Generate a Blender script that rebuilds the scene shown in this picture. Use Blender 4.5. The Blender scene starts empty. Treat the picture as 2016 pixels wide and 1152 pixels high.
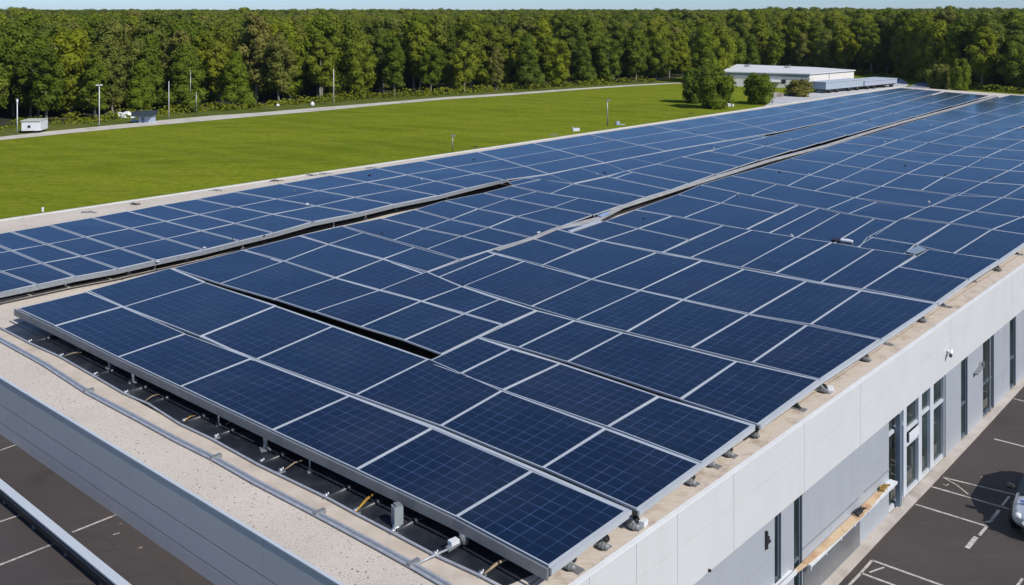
import bpy, math, random
from mathutils import Vector, Matrix, noise
rnd = random.Random(7)
S = bpy.context.scene
C = S.collection
# ------------------------------------------------------------------ camera, world, sun
F = 1900.0; CX = 1008.0; HY = 20.0          # focal length, image centre and eye level of the photograph (pixels of 2016 x 1152)
ZR = 4.95                                   # roof level
HC = ZR + 11.0                              # eye height
ZD = ZR - 1.65                                    # parking deck level
cam = bpy.data.cameras.new('camera'); camo = bpy.data.objects.new('camera', cam); C.objects.link(camo)
camo.location = (0, 0, HC); camo.rotation_euler = (math.radians(90), 0, 0)
cam.sensor_width = 36; cam.lens = F / 2016 * 36; cam.shift_y = -(576 - HY) / 2016
cam.clip_start = 0.5; cam.clip_end = 20000
S.camera = camo
SUN_EL = math.radians(43); SUN_AZ = math.radians(-46)     # azimuth counted from +X towards +Y
W = bpy.data.worlds.new('World'); S.world = W; W.use_nodes = True
nt = W.node_tree; bg = nt.nodes['Background']
sky = nt.nodes.new('ShaderNodeTexSky'); sky.sky_type = 'NISHITA'; sky.sun_disc = False
sky.sun_elevation = SUN_EL; sky.sun_rotation = math.radians(90) - SUN_AZ
sky.altitude = 0; sky.air_density = 0.75; sky.dust_density = 0.0; sky.ozone_density = 4.0
tm = nt.nodes.new('ShaderNodeMix'); tm.data_type = 'RGBA'; tm.blend_type = 'MULTIPLY'; tm.inputs['Factor'].default_value = 1
sg_ = nt.nodes.new('ShaderNodeTexCoord'); sz_ = nt.nodes.new('ShaderNodeSeparateXYZ'); rz_ = nt.nodes.new('ShaderNodeValToRGB')
nt.links.new(sg_.outputs['Generated'], sz_.inputs[0]); nt.links.new(sz_.outputs['Z'], rz_.inputs[0])
rz_.color_ramp.elements[0].position = 0.0; rz_.color_ramp.elements[0].color = (.41, .50, .66, 1)
rz_.color_ramp.elements[1].position = .50; rz_.color_ramp.elements[1].color = (1, .97, 1, 1)
e_ = rz_.color_ramp.elements.new(.18); e_.color = (.40, .51, .66, 1)
nt.links.new(rz_.outputs[0], tm.inputs['B'])
nt.links.new(sky.outputs[0], tm.inputs['A']); nt.links.new(tm.outputs['Result'], bg.inputs[0]); bg.inputs[1].default_value = 0.15
sl = bpy.data.lights.new('sun', 'SUN'); sl.energy = 4.4; sl.angle = math.radians(0.5); sl.color = (1, .95, .86)
so = bpy.data.objects.new('sun', sl); C.objects.link(so)
sd = Vector((math.cos(SUN_EL) * math.cos(SUN_AZ), math.cos(SUN_EL) * math.sin(SUN_AZ), math.sin(SUN_EL)))
so.rotation_euler = sd.to_track_quat('Z', 'Y').to_euler(); so.location = (60, 0, 60)
S.view_settings.view_transform = 'Standard'; S.view_settings.look = 'None'
S.view_settings.exposure = 0.0; S.view_settings.gamma = 1
S.render.engine = 'CYCLES'
S.cycles.max_bounces = 6; S.cycles.diffuse_bounces = 3; S.cycles.glossy_bounces = 3; S.cycles.transmission_bounces = 4
S.cycles.use_denoising = True

# ------------------------------------------------------------------ helpers
def P(x, y, z=0.0):
    """point at height z that the photograph shows at pixel (x, y)"""
    Y = F * (HC - z) / (y - HY)
    return Vector(((x - CX) / F * Y, Y, z))
def R(x, y, dz=0.0): return P(x, y, ZR + dz)
class MB:
    def __init__(s): s.v = []; s.f = []; s.m = []; s.uv = {}
    def face(s, pts, mi=0, uv=None):
        n = len(s.v); s.v += [tuple(p) for p in pts]; s.f.append(tuple(range(n, n + len(pts)))); s.m.append(mi)
        if uv: s.uv[len(s.f) - 1] = uv
    def prism(s, poly, z0, z1, mi=0, top=None):
        n = len(poly)
        a = sum(poly[i][0] * poly[(i + 1) % n][1] - poly[(i + 1) % n][0] * poly[i][1] for i in range(n))
        if a < 0: poly = poly[::-1]
        b = [(p[0], p[1], z0) for p in poly]; t = [(p[0], p[1], z1) for p in poly]
        s.face(t, mi if top is None else top); s.face(b[::-1], mi)
        for i in range(n): s.face([b[i], b[(i + 1) % n], t[(i + 1) % n], t[i]], mi)
    def obox(s, o, ax, ay, az, mi=0):
        """box from corner o with edge vectors"""
        o = Vector(o); ax = Vector(ax); ay = Vector(ay); az = Vector(az)
        if ax.cross(ay).dot(az) < 0: ax, ay = ay, ax
        p = [o, o + ax, o + ax + ay, o + ay]; q = [k + az for k in p]
        s.face(p[::-1], mi); s.face(q, mi)
        for i in range(4): s.face([p[i], p[(i + 1) % 4], q[(i + 1) % 4], q[i]], mi)
    def box(s, c, d, mi=0, rz=0.0):
        M = Matrix.Rotation(rz, 3, 'Z')
        ax = M @ Vector((d[0], 0, 0)); ay = M @ Vector((0, d[1], 0)); az = Vector((0, 0, d[2]))
        s.obox(Vector(c) - (ax + ay + az) / 2, ax, ay, az, mi)
    def tube(s, pts, r, n=8, mi=0, cap=True):
        pts = [Vector(p) for p in pts]; rs = r if isinstance(r, (list, tuple)) else [r] * len(pts)
        rings = []
        for i, p in enumerate(pts):
            d = (pts[min(i + 1, len(pts) - 1)] - pts[max(i - 1, 0)]).normalized()
            u = d.cross(Vector((0, 0, 1))) if abs(d.z) < .95 else d.cross(Vector((1, 0, 0)))
            u.normalize(); w = d.cross(u)
            rings.append([p + (u * math.cos(2 * math.pi * k / n) + w * math.sin(2 * math.pi * k / n)) * rs[i] for k in range(n)])
        b = len(s.v)
        for rg in rings: s.v += [tuple(q) for q in rg]
        for i in range(len(rings) - 1):
            for k in range(n):
                s.f.append((b + i * n + k, b + i * n + (k + 1) % n, b + (i + 1) * n + (k + 1) % n, b + (i + 1) * n + k)); s.m.append(mi)
        if cap:
            s.f.append(tuple(b + k for k in range(n))[::-1]); s.m.append(mi)
            s.f.append(tuple(b + (len(rings) - 1) * n + k for k in range(n))); s.m.append(mi)
    def build(s, name, mats, parent=None, smooth=False, loc=None):
        me = bpy.data.meshes.new(name)
        off = Vector(loc) if loc is not None else Vector((0, 0, 0))
        me.from_pydata([tuple(Vector(v) - off) for v in s.v], [], s.f)
        if not isinstance(mats, (list, tuple)): mats = [mats]
        for m in mats: me.materials.append(m)
        for i, p in enumerate(me.polygons): p.material_index = s.m[i]; p.use_smooth = smooth
        if s.uv:
            ul = me.uv_layers.new(name='UVMap')
            for fi, uvs in s.uv.items():
                for li, uv in zip(me.polygons[fi].loop_indices, uvs): ul.data[li].uv = uv
        me.update()
        o = bpy.data.objects.new(name, me); C.objects.link(o); o.location = off
        if parent:
            o.parent = parent; o.location = off - parent.location if loc is not None else -parent.location
            if loc is None: pass
        return o
def tag(o, label, cat, group=None, kind=None):
    if label: o['label'] = label
    if cat: o['category'] = cat
    if group: o['group'] = group
    if kind: o['kind'] = kind
    return o
def thing(name, label, cat, loc=(0, 0, 0), group=None):
    o = bpy.data.objects.new(name, None); o.empty_display_size = .2; C.objects.link(o); o.location = loc
    return tag(o, label, cat, group)
def struct(o): o['kind'] = 'structure'; return o
ORD = 'first second third fourth fifth sixth seventh eighth ninth tenth eleventh twelfth thirteenth fourteenth fifteenth sixteenth seventeenth eighteenth nineteenth twentieth'.split()
def ordn(i):
    if i < 20: return ORD[i]
    n = i + 1; return '%d%s' % (n, {1: 'st', 2: 'nd', 3: 'rd'}.get(n % 10 if n % 100 not in (11, 12, 13) else 0, 'th'))

# ------------------------------------------------------------------ materials
def newmat(name):
    m = bpy.data.materials.new(name); m.use_nodes = True
    return m, m.node_tree, m.node_tree.nodes['Principled BSDF']
def N(t, kind, **kw):
    n = t.nodes.new(kind)
    for k, v in kw.items():
        if k.startswith('i_'): n.inputs[k[2:].replace('_', ' ')].default_value = v
        else: setattr(n, k, v)
    return n
def ramp(t, fac, stops):
    r = t.nodes.new('ShaderNodeValToRGB')
    while len(r.color_ramp.elements) < len(stops): r.color_ramp.elements.new(.5)
    for e, (p, c) in zip(r.color_ramp.elements, stops): e.position = p; e.color = (*c, 1) if len(c) == 3 else c
    t.links.new(fac, r.inputs[0]); return r.outputs[0]
def mixc(t, fac, a, b, mode='MIX'):
    m = t.nodes.new('ShaderNodeMix'); m.data_type = 'RGBA'; m.blend_type = mode
    for s, v in ((m.inputs['Factor'], fac), (m.inputs['A'], a), (m.inputs['B'], b)):
        if hasattr(v, 'links'): t.links.new(v, s)
        else: s.default_value = (*v, 1) if isinstance(v, tuple) and len(v) == 3 else v
    return m.outputs['Result']
def wpos(t):
    return t.nodes.new('ShaderNodeNewGeometry').outputs['Position']
def nz(t, scale, detail=4, rough=.55, vec=None, stretch=None):
    n = t.nodes.new('ShaderNodeTexNoise'); n.inputs['Scale'].default_value = scale; n.inputs['Detail'].default_value = detail; n.inputs['Roughness'].default_value = rough
    v = vec or wpos(t)
    if stretch:
        mp = t.nodes.new('ShaderNodeMapping'); mp.inputs['Scale'].default_value = stretch[:3]
        if len(stretch) > 3: mp.inputs['Rotation'].default_value = (0, 0, stretch[3])
        t.links.new(v, mp.inputs[0]); v = mp.outputs[0]
    t.links.new(v, n.inputs['Vector']); return n.outputs['Fac']
def bump(t, b, h, dist, strength=.6):
    n = t.nodes.new('ShaderNodeBump'); n.inputs['Distance'].default_value = dist; n.inputs['Strength'].default_value = strength
    t.links.new(h, n.inputs['Height']); t.links.new(n.outputs[0], b.inputs['Normal'])
def noisy(name, c1, c2, scale, rough=.8, metal=0.0, c3=None, sc3=.3, bumpd=0, stretch=None, spec=.5):
    m, t, b = newmat(name)
    col = ramp(t, nz(t, scale, 5, .6, stretch=stretch), [(.3, c1), (.7, c2)])
    if c3: col = mixc(t, ramp(t, nz(t, sc3, 4, .6), [(.52, (0, 0, 0)), (.72, (1, 1, 1))]), col, c3)
    t.links.new(col, b.inputs['Base Color']); b.inputs['Roughness'].default_value = rough; b.inputs['Metallic'].default_value = metal
    b.inputs['Specular IOR Level'].default_value = spec
    if bumpd: bump(t, b, nz(t, scale, 5, .6), bumpd)
    return m
def plain(name, c, rough=.5, metal=0.0, var=.06):
    return noisy(name, tuple(max(0, k * (1 - var)) for k in c), tuple(k * (1 + var) for k in c), 1.7, rough, metal)

ALU = plain('aluminium_frame', (.55, .58, .61), .45, .25)
ALU_D = noisy('dull_aluminium', (.20, .21, .22), (.28, .29, .30), 2.0, .5, .3)
GALV = noisy('galvanised_steel', (.33, .35, .37), (.46, .48, .50), 9, .42, .6)
BLACK = noisy('black_plastic', (.012, .012, .014), (.03, .03, .034), 8, .45)
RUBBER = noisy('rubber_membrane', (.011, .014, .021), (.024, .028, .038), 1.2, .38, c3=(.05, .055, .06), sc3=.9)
YEL = noisy('yellow_strap', (.42, .25, .03), (.22, .12, .03), 9, .6)
WHITEP = plain('white_paint', (.68, .70, .72), .45)
CONDUIT = noisy('pale_conduit', (.36, .37, .40), (.50, .51, .54), 5, .45, .2)
# panel glass with cell grid
def panel_mat():
    m, t, b = newmat('solar_glass')
    uv = N(t, 'ShaderNodeUVMap').outputs[0]
    sep = N(t, 'ShaderNodeSeparateXYZ'); t.links.new(uv, sep.inputs[0])
    def line(o, w):
        f = N(t, 'ShaderNodeMath', operation='FRACT'); t.links.new(o, f.inputs[0])
        a = N(t, 'ShaderNodeMath', operation='SUBTRACT'); t.links.new(f.outputs[0], a.inputs[0]); a.inputs[1].default_value = .5
        ab = N(t, 'ShaderNodeMath', operation='ABSOLUTE'); t.links.new(a.outputs[0], ab.inputs[0])
        g = N(t, 'ShaderNodeMath', operation='GREATER_THAN'); t.links.new(ab.outputs[0], g.inputs[0]); g.inputs[1].default_value = .5 - w
        return g.outputs[0]
    lx, ly = line(sep.outputs[0], .022), line(sep.outputs[1], .022)
    mx = N(t, 'ShaderNodeMath', operation='MAXIMUM'); t.links.new(lx, mx.inputs[0]); t.links.new(ly, mx.inputs[1])
    fl = N(t, 'ShaderNodeVectorMath', operation='FLOOR'); t.links.new(uv, fl.inputs[0])
    wn = N(t, 'ShaderNodeTexWhiteNoise'); t.links.new(fl.outputs[0], wn.inputs['Vector'])
    oi = N(t, 'ShaderNodeObjectInfo')
    base = mixc(t, wn.outputs['Value'], (.0026, .0075, .026), (.0042, .0110, .035))
    cry = nz(t, 9, 3, .7)
    base = mixc(t, ramp(t, cry, [(.45, (0, 0, 0)), (.8, (.7, .7, .7))]), base, (.008, .020, .056))
    base = mixc(t, oi.outputs['Random'], base, mixc(t, .55, base, (.004, .018, .045)))
    brk = ramp(t, nz(t, 1.1, 3, .6), [(.35, (.12, .12, .12)), (.62, (.55, .55, .55))])
    lm = N(t, 'ShaderNodeMath', operation='MULTIPLY'); t.links.new(mx.outputs[0], lm.inputs[0]); t.links.new(brk, lm.inputs[1])
    base = mixc(t, lm.outputs[0], base, (.10, .16, .34))
    dust = ramp(t, nz(t, .35, 5, .65, stretch=(1, 1, 1)), [(.45, (0, 0, 0)), (.8, (.04, .04, .04))])
    base = mixc(t, dust, base, (.30, .30, .30))
    t.links.new(base, b.inputs['Base Color'])
    rr = ramp(t, nz(t, .5, 4, .6), [(.3, (.07, .07, .07)), (.75, (.20, .20, .20))]); t.links.new(rr, b.inputs['Roughness'])
    b.inputs['IOR'].default_value = 1.30
    bump(t, b, nz(t, .9, 2, .5), .004, .35)
    return m
PGLASS = panel_mat()
def gravel_mat():
    m, t, b = newmat('roof_gravel')
    big = nz(t, .35, 4, .6); fine = nz(t, 26, 3, .7)
    col = ramp(t, big, [(.3, (.54, .475, .395)), (.7, (.63, .565, .485))])
    col = mixc(t, ramp(t, fine, [(.32, (1, 1, 1)), (.45, (0, 0, 0))]), col, (.30, .23, .175))
    v = N(t, 'ShaderNodeTexVoronoi'); v.inputs['Scale'].default_value = 5.5; t.links.new(wpos(t), v.inputs['Vector'])
    sp = ramp(t, v.outputs['Distance'], [(.10, (1, 1, 1)), (.16, (0, 0, 0))])
    msk = mixc(t, ramp(t, nz(t, .8, 3, .6), [(.36, (0, 0, 0)), (.5, (1, 1, 1))]), (0., 0., 0.), sp)
    col = mixc(t, msk, col, (.17, .12, .085))
    t.links.new(col, b.inputs['Base Color']); b.inputs['Roughness'].default_value = .92
    bump(t, b, fine, .02, .6); return m
GRAVEL = gravel_mat()
LEDGE = noisy('weathered_concrete_ledge', (.50, .425, .35), (.62, .55, .48), 3.5, .88, c3=(.38, .30, .235), sc3=1.9, bumpd=.006, stretch=(1.0, 5.5, 1, math.radians(-48)))
def clad(name, c, dirt, amt, rough=.42):
    m, t, b = newmat(name)
    col = ramp(t, nz(t, .25, 3, .5), [(.3, tuple(k * .975 for k in c)), (.7, tuple(k * 1.02 for k in c))])
    st = nz(t, 2.6, 5, .7, stretch=(1, 1, .10))
    col = mixc(t, ramp(t, st, [(.50, (0, 0, 0)), (.80, (amt,) * 3)]), col, dirt)
    col = mixc(t, ramp(t, nz(t, .7, 5, .7), [(.55, (0, 0, 0)), (.85, (amt * .8,) * 3)]), col, dirt)
    t.links.new(col, b.inputs['Base Color']); t.links.new(ramp(t, nz(t, 1.5, 4, .6), [(.3, (rough - .08,) * 3), (.7, (rough + .12,) * 3)]), b.inputs['Roughness'])
    bump(t, b, nz(t, .55, 2, .5), .02, .25); return m
CLAD_G = clad('grey_cladding', (.62, .60, .55), (.50, .47, .42), .22)
CLAD_W = clad('white_cladding', (.60, .603, .60), (.46, .45, .43), .22, .5)
CLAD_B = clad('pale_blue_cladding', (.37, .40, .435), (.27, .28, .29), .30)
CLAD_M = noisy('brushed_steel_sheet', (.17, .18, .19), (.27, .28, .29), .8, .33, .4)
SEAM = plain('dark_joint', (.05, .055, .06), .8)
COPING = plain('coping_metal', (.62, .66, .68), .35, .2, .02)
COPE_W = plain('white_coping', (.72, .73, .74), .45)
WFRAME = plain('window_frame_paint', (.13, .165, .195), .4, .1)
WFRAME_W = plain('white_window_frame', (.62, .66, .70), .4, .1)
DARKIN = plain('dark_interior', (.018, .024, .028), .8)
def glass_mat():
    m, t, b = newmat('window_glass')
    b.inputs['Base Color'].default_value = (.025, .04, .045, 1); b.inputs['Roughness'].default_value = .04
    b.inputs['IOR'].default_value = 1.5
    col = ramp(t, nz(t, .9, 3, .6), [(.35, (.008, .016, .014)), (.65, (.04, .058, .055))]); t.links.new(col, b.inputs['Base Color'])
    bump(t, b, nz(t, .7, 2, .5), .02, .3); return m
WGLASS = glass_mat()
def asphalt(name, c1, c2, c3):
    m, t, b = newmat(name)
    col = ramp(t, nz(t, .22, 6, .65), [(.28, c1), (.72, c2)])
    col = mixc(t, ramp(t, nz(t, 30, 3, .7), [(.35, (0, 0, 0)), (.8, (.55, .55, .55))]), col, c3)
    st = nz(t, .9, 5, .7, stretch=(.5, 3.0, 1, .7))
    col = mixc(t, ramp(t, st, [(.56, (0, 0, 0)), (.78, (.42, .42, .42))]), col, (.115, .095, .082))
    v = N(t, 'ShaderNodeTexVoronoi'); v.inputs['Scale'].default_value = .9; t.links.new(wpos(t), v.inputs['Vector'])
    col = mixc(t, ramp(t, v.outputs['Distance'], [(.03, (.8, .8, .8)), (.05, (0, 0, 0))]), col, (.30, .26, .23))
    col = mixc(t, ramp(t, nz(t, .33, 3, .5, stretch=(1, 1, 1, .4)), [(.60, (0, 0, 0)), (.66, (.55, .55, .55))]), col, (.030, .026, .026))
    vc = N(t, 'ShaderNodeTexVoronoi'); vc.feature = 'DISTANCE_TO_EDGE'; vc.inputs['Scale'].default_value = .22
    wv = N(t, 'ShaderNodeVectorMath', operation='ADD'); t.links.new(wpos(t), wv.inputs[0]); nn_ = N(t, 'ShaderNodeTexNoise'); nn_.inputs['Scale'].default_value = .8; t.links.new(wpos(t), nn_.inputs['Vector']); t.links.new(nn_.outputs['Color'], wv.inputs[1]); t.links.new(wv.outputs[0], vc.inputs['Vector'])
    col = mixc(t, ramp(t, vc.outputs['Distance'], [(.002, (.28, .28, .28)), (.005, (0, 0, 0))]), col, (.018, .016, .016))
    t.links.new(col, b.inputs['Base Color']); b.inputs['Roughness'].default_value = .85
    bump(t, b, nz(t, 30, 3, .7), .008, .5); return m
ASPH = asphalt('asphalt', (.036, .029, .027), (.062, .050, .046), (.09, .075, .068))
PAINT = noisy('worn_line_paint', (.62, .58, .53), (.30, .27, .25), 9, .8, c3=(.14, .12, .11), sc3=2.2)
PAVE = noisy('concrete_pavement', (.42, .37, .32), (.53, .475, .42), 2.2, .88, c3=(.34, .29, .25), sc3=.8, bumpd=.004)
def grass_mat(name, a, bb, c, d):
    m, t, b = newmat(name)
    col = ramp(t, nz(t, .040, 7, .68, stretch=(.5, 1.9, 1)), [(.38, a), (.60, bb)])
    col = mixc(t, ramp(t, nz(t, .22, 6, .75, stretch=(.7, 1.6, 1, .25)), [(.42, (0, 0, 0)), (.70, (.9, .9, .9))]), col, c)
    col = mixc(t, ramp(t, nz(t, 1.3, 6, .85), [(.40, (0, 0, 0)), (.66, (.85, .85, .85))]), col, d)
    w = N(t, 'ShaderNodeTexWave'); w.inputs['Scale'].default_value = .055; w.inputs['Distortion'].default_value = 3.0; w.inputs['Detail'].default_value = 3
    mp = N(t, 'ShaderNodeMapping'); mp.inputs['Rotation'].default_value = (0, 0, math.radians(-52)); t.links.new(wpos(t), mp.inputs[0]); t.links.new(mp.outputs[0], w.inputs['Vector'])
    col = mixc(t, ramp(t, w.outputs['Fac'], [(.55, (0, 0, 0)), (.95, (.28, .28, .28))]), col, bb)
    dry = ramp(t, nz(t, .13, 6, .8), [(.63, (0, 0, 0)), (.78, (.6, .6, .6))])
    col = mixc(t, dry, col, (.27, .235, .06))
    v = N(t, 'ShaderNodeTexVoronoi'); v.inputs['Scale'].default_value = .35; t.links.new(wpos(t), v.inputs['Vector'])
    col = mixc(t, ramp(t, v.outputs['Distance'], [(.03, (.4, .4, .4)), (.07, (0, 0, 0))]), col, (.30, .30, .10))
    t.links.new(col, b.inputs['Base Color']); b.inputs['Roughness'].default_value = 1.0
    b.inputs['Specular IOR Level'].default_value = 0.0
    bump(t, b, nz(t, 2.5, 4, .8), .10, .9); return m
GRASS = grass_mat('field_grass', (.122, .165, .010), (.200, .240, .017), (.260, .270, .032), (.088, .124, .010))
ROUGH = grass_mat('rough_verge_grass', (.075, .105, .014), (.13, .155, .03), (.19, .17, .07), (.05, .08, .012))
TRACK = noisy('gravel_track', (.46, .42, .36), (.58, .54, .47), .6, .95, c3=(.34, .31, .25), sc3=.25)
LOT = noisy('pale_concrete_yard', (.40, .41, .42), (.55, .54, .53), .2, .9)
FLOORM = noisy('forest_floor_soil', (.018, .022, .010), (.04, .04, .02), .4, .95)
BARK = noisy('bark', (.17, .15, .12), (.32, .29, .25), 3.0, .9, stretch=(1, 1, .3))
def leaf_mat(name, far=False):
    m, t, b = newmat(name)
    oi = N(t, 'ShaderNodeObjectInfo')
    col = ramp(t, oi.outputs['Random'], [(0, (.075, .125, .008)), (.20, (.140, .190, .009)), (.38, (.255, .275, .010)), (.52, (.100, .150, .012)), (.66, (.275, .290, .016)), (.80, (.165, .190, .034)), (.90, (.250, .215, .055)), (1, (.080, .132, .010))])
    a = N(t, 'ShaderNodeAttribute'); a.attribute_name = 'lv'; a.attribute_type = 'GEOMETRY'
    col = mixc(t, a.outputs['Fac'], mixc(t, .22, col, (.03, .06, .01)), mixc(t, .30, col, (.24, .28, .03)))
    hue = nz(t, .09, 3, .6)
    col = mixc(t, ramp(t, hue, [(.4, (0, 0, 0)), (.7, (.5, .5, .5))]), col, (.075, .088, .02))
    t.links.new(col, b.inputs['Base Color']); b.inputs['Roughness'].default_value = .75
    b.inputs['Specular IOR Level'].default_value = .12
    tr = N(t, 'ShaderNodeBsdfTranslucent'); t.links.new(mixc(t, .5, col, (.14, .19, .012)), tr.inputs[0])
    mx = N(t, 'ShaderNodeMixShader'); mx.inputs[0].default_value = .30
    t.links.new(b.outputs[0], mx.inputs[1]); t.links.new(tr.outputs[0], mx.inputs[2])
    t.links.new(mx.outputs[0], t.nodes['Material Output'].inputs[0])
    return m
LEAF = leaf_mat('foliage')
WOOD = noisy('pale_plywood', (.52, .37, .22), (.64, .49, .32), 3.0, .7, c3=(.42, .24, .12), sc3=1.8, stretch=(1, 6, 1, .8))

# ------------------------------------------------------------------ ground and roads
def sheet(name, poly, z, mat, th=None):
    mb = MB(); mb.face([(p[0], p[1], z) for p in poly], 0)
    me_n = (Vector(poly[1]).to_2d() - Vector(poly[0]).to_2d())
    o = mb.build(name, mat)
    me = o.data
    if me.polygons[0].normal.z < 0: me.flip_normals()
    return struct(o)
sheet('ground', [(-6000, -300), (6000, -300), (6000, 9000), (-6000, 9000)], 0.0, GRASS)
road_top = [(-420, 322), (-200, 293), (0, 270), (87, 260), (200, 249), (325, 236.5), (425, 227.5), (504, 222.5), (604, 214), (754, 202), (879, 191.5), (1008, 183.5), (1133, 174.5), (1233, 168), (1308, 164), (1350, 162.6)]
road_bot = [(-420, 330), (-200, 301), (0, 276.5), (125, 264), (250, 252), (375, 241), (504, 229.5), (629, 219), (754, 207), (879, 196), (1008, 187.5), (1133, 177.6), (1233, 170.6), (1308, 166), (1350, 164)]
sheet('gravel_track', [P(*p) for p in road_bot] + [P(*p) for p in road_top[::-1]], .03, TRACK)
edge_px = [(-700, 330), (-420, 300), (-200, 276), (0, 254), (110, 244), (200, 238), (330, 224), (430, 217), (520, 209), (620, 202), (720, 194), (820, 189), (930, 181), (1050, 174), (1170, 167), (1290, 160), (1350, 150), (1440, 141), (1560, 137), (1690, 147), (1780, 151), (1830, 160), (1880, 172), (1960, 180), (2060, 186), (2300, 196)]
edge = [P(*p) for p in edge_px]
vb = [(x, y + 2) for x, y in edge_px[:16]] ; vt = [(x, y + .2) for x, y in road_top]
sheet('rough_verge', [P(*p) for p in vt] + [P(1345, 160)] + [P(x, y - 3) for x, y in edge_px[1:15]][::-1], .02, ROUGH)
fb = [P(x, y) for x, y in edge_px]
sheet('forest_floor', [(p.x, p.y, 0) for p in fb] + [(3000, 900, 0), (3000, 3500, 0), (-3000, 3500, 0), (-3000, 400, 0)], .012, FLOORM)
sheet('concrete_yard', [P(*p) for p in [(1500, 215), (1526, 189), (1560, 186), (1608, 182), (1612, 172), (1690, 158), (1722, 154.5), (1775, 156), (1790, 166), (1760, 190)]], .03, LOT)
sheet('service_road', [P(*p) for p in [(1776, 176), (1800, 166), (1822, 158.5), (1834, 159.5), (1836, 180)]], .04, noisy('grey_asphalt_road', (.18, .20, .24), (.25, .27, .31), .3, .8))

# ------------------------------------------------------------------ the building
NL, NR, FR, FL = R(-408, 496), R(916, 1302), R(2446, 215.6), R(1775, 171)
wall_d = (FR - NR); wall_d.z = 0; wall_L = wall_d.length; wall_d.normalize()
wall_n = Vector((wall_d.y, -wall_d.x, 0))
front_d = (NL - NR); front_d.z = 0; front_L = front_d.length; front_d.normalize()
front_n = Vector((-front_d.y, front_d.x, 0))
if front_n.dot(Vector((0, -1, 0))) < 0: front_n = -front_n
def WS(x, off=0.0):
    """distance along the right wall where pixel column x meets it (plane pushed out by off)"""
    tx = (x - CX) / F; o = NR + wall_n * off
    # (o + s d).x = tx (o + s d).y
    return (tx * o.y - o.x) / (wall_d.x - tx * wall_d.y)
def WP(s, z, off=0.0): v = NR + wall_d * s + wall_n * off; v.z = z; return v
def WZ(x, y, off=0.0):
    p = WP(WS(x, off), 0, off); return HC - (y - HY) * p.y / F
def FS(x, off=0.0):
    tx = (x - CX) / F; o = NR + front_n * off
    return (tx * o.y - o.x) / (front_d.x - tx * front_d.y)
def FPt(s, z, off=0.0): v = NR + front_d * s + front_n * off; v.z = z; return v
def wbox(mb, s0, s1, z0, z1, o0, o1, mi=0): mb.obox(WP(s0, z0, o0), wall_d * (s1 - s0), wall_n * (o1 - o0), (0, 0, z1 - z0), mi)
def fbox(mb, s0, s1, z0, z1, o0, o1, mi=0): mb.obox(FPt(s0, z0, o0), front_d * (s1 - s0), front_n * (o1 - o0), (0, 0, z1 - z0), mi)
bld = thing('flat_roofed_building', 'long flat roofed building with white fascia and pale cladding, carrying the solar panels', 'building', (NR.x, NR.y, 0))
# core and roof
mb = MB()
ins = .45
core = [NR - wall_n * ins - front_n * ins, FR - wall_n * ins, FL, NL - front_n * ins]
mb.prism([(p.x, p.y) for p in core], 0.0, ZR - .35); mb.build('core_wall', DARKIN, bld)
mb = MB(); mb.prism([(p.x, p.y) for p in (NR, FR, FL, NL)], ZR - .32, ZR); mb.build('roof_surface', GRAVEL, bld)
# concrete strip of the roof along the right wall and along the front cable tray
lw = [R(1080, 1190), R(1200, 1106), R(1380, 975), R(1560, 845), R(1722, 730), R(1905, 602), R(2016, 522), R(2300, 330), R(2470, 222)]
mb = MB()
o = sheet('roof_ledge', [NR + Vector((0, 0, 0))] + [FR] + [R(2436, 216), R(2250, 332), R(2000, 500), R(1860, 590), R(1700, 690), R(1480, 838), R(1240, 1000), R(1040, 1130), R(900, 1230)], ZR + .004, LEDGE)
o.parent = bld; o.location = -bld.location; del o['kind']
tray_px = [(-60, 636), (0, 668), (87, 716), (175, 773), (275, 826), (345, 864), (425, 904), (504, 949), (629, 1014), (754, 1081), (814, 1114), (879, 1152), (960, 1200)]
mat_px = [(-8, 642), (10, 650), (58, 675), (120, 703), (185, 740), (245, 775), (292, 795), (355, 835), (415, 863), (509, 915), (644, 980), (699, 1010), (774, 1049), (857, 1093), (947, 1134), (1010, 1167)]
o = sheet('roof_strip', [R(x, y) for x, y in tray_px] + [R(x, y) for x, y in mat_px[::-1]], ZR + .005, noisy('tan_screed', (.50, .42, .33), (.60, .52, .43), 1.6, .9, c3=(.42, .345, .27), sc3=1.0))
o.parent = bld; o.location = -bld.location; del o['kind']
mb = MB(); wbox(mb, .6, wall_L - .5, ZR + .004, ZR + .010, -.62, -.60); wbox(mb, .6, wall_L - .5, ZR + .004, ZR + .009, -1.02, -1.005); mb.build('ledge_joint', noisy('ledge_joint_dirt', (.16, .12, .09), (.30, .25, .2), 3, .9), bld)
# front cladding: three courses with open joints over a dark backing
zc = [ZD - .02, ZR - 1.31, ZR - .78, ZR]
mb = MB(); fbox(mb, 0, front_L, ZD - .5, ZR - .03, -.3, -.02); mb.build('front_joint_backing', SEAM, bld)
fs = sorted([FS(519), FS(374), FS(214), FS(60)] + [FS(519) - 3.6 * k for k in (1, 2, 3)] + [FS(60) + 3.7 * k for k in (1, 2, 3)])
fs = [0.0] + [s for s in fs if .5 < s < front_L - .5] + [front_L]
mb = MB()
for i in range(len(fs) - 1):
    for j in range(3):
        fbox(mb, fs[i] + .009, fs[i + 1] - .009, zc[j] + .014, zc[j + 1] - (.014 if j < 2 else .005), -.02, .02)
mb.build('front_cladding', CLAD_G, bld)
mb = MB(); fbox(mb, -.02, front_L, ZR - .004, ZR + .03, -.045, .035); mb.build('front_coping', COPING, bld)
mb = MB(); wbox(mb, 0, wall_L, ZR - .004, ZR + .035, -.035, .075); mb.build('side_coping', COPE_W, bld)
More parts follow.
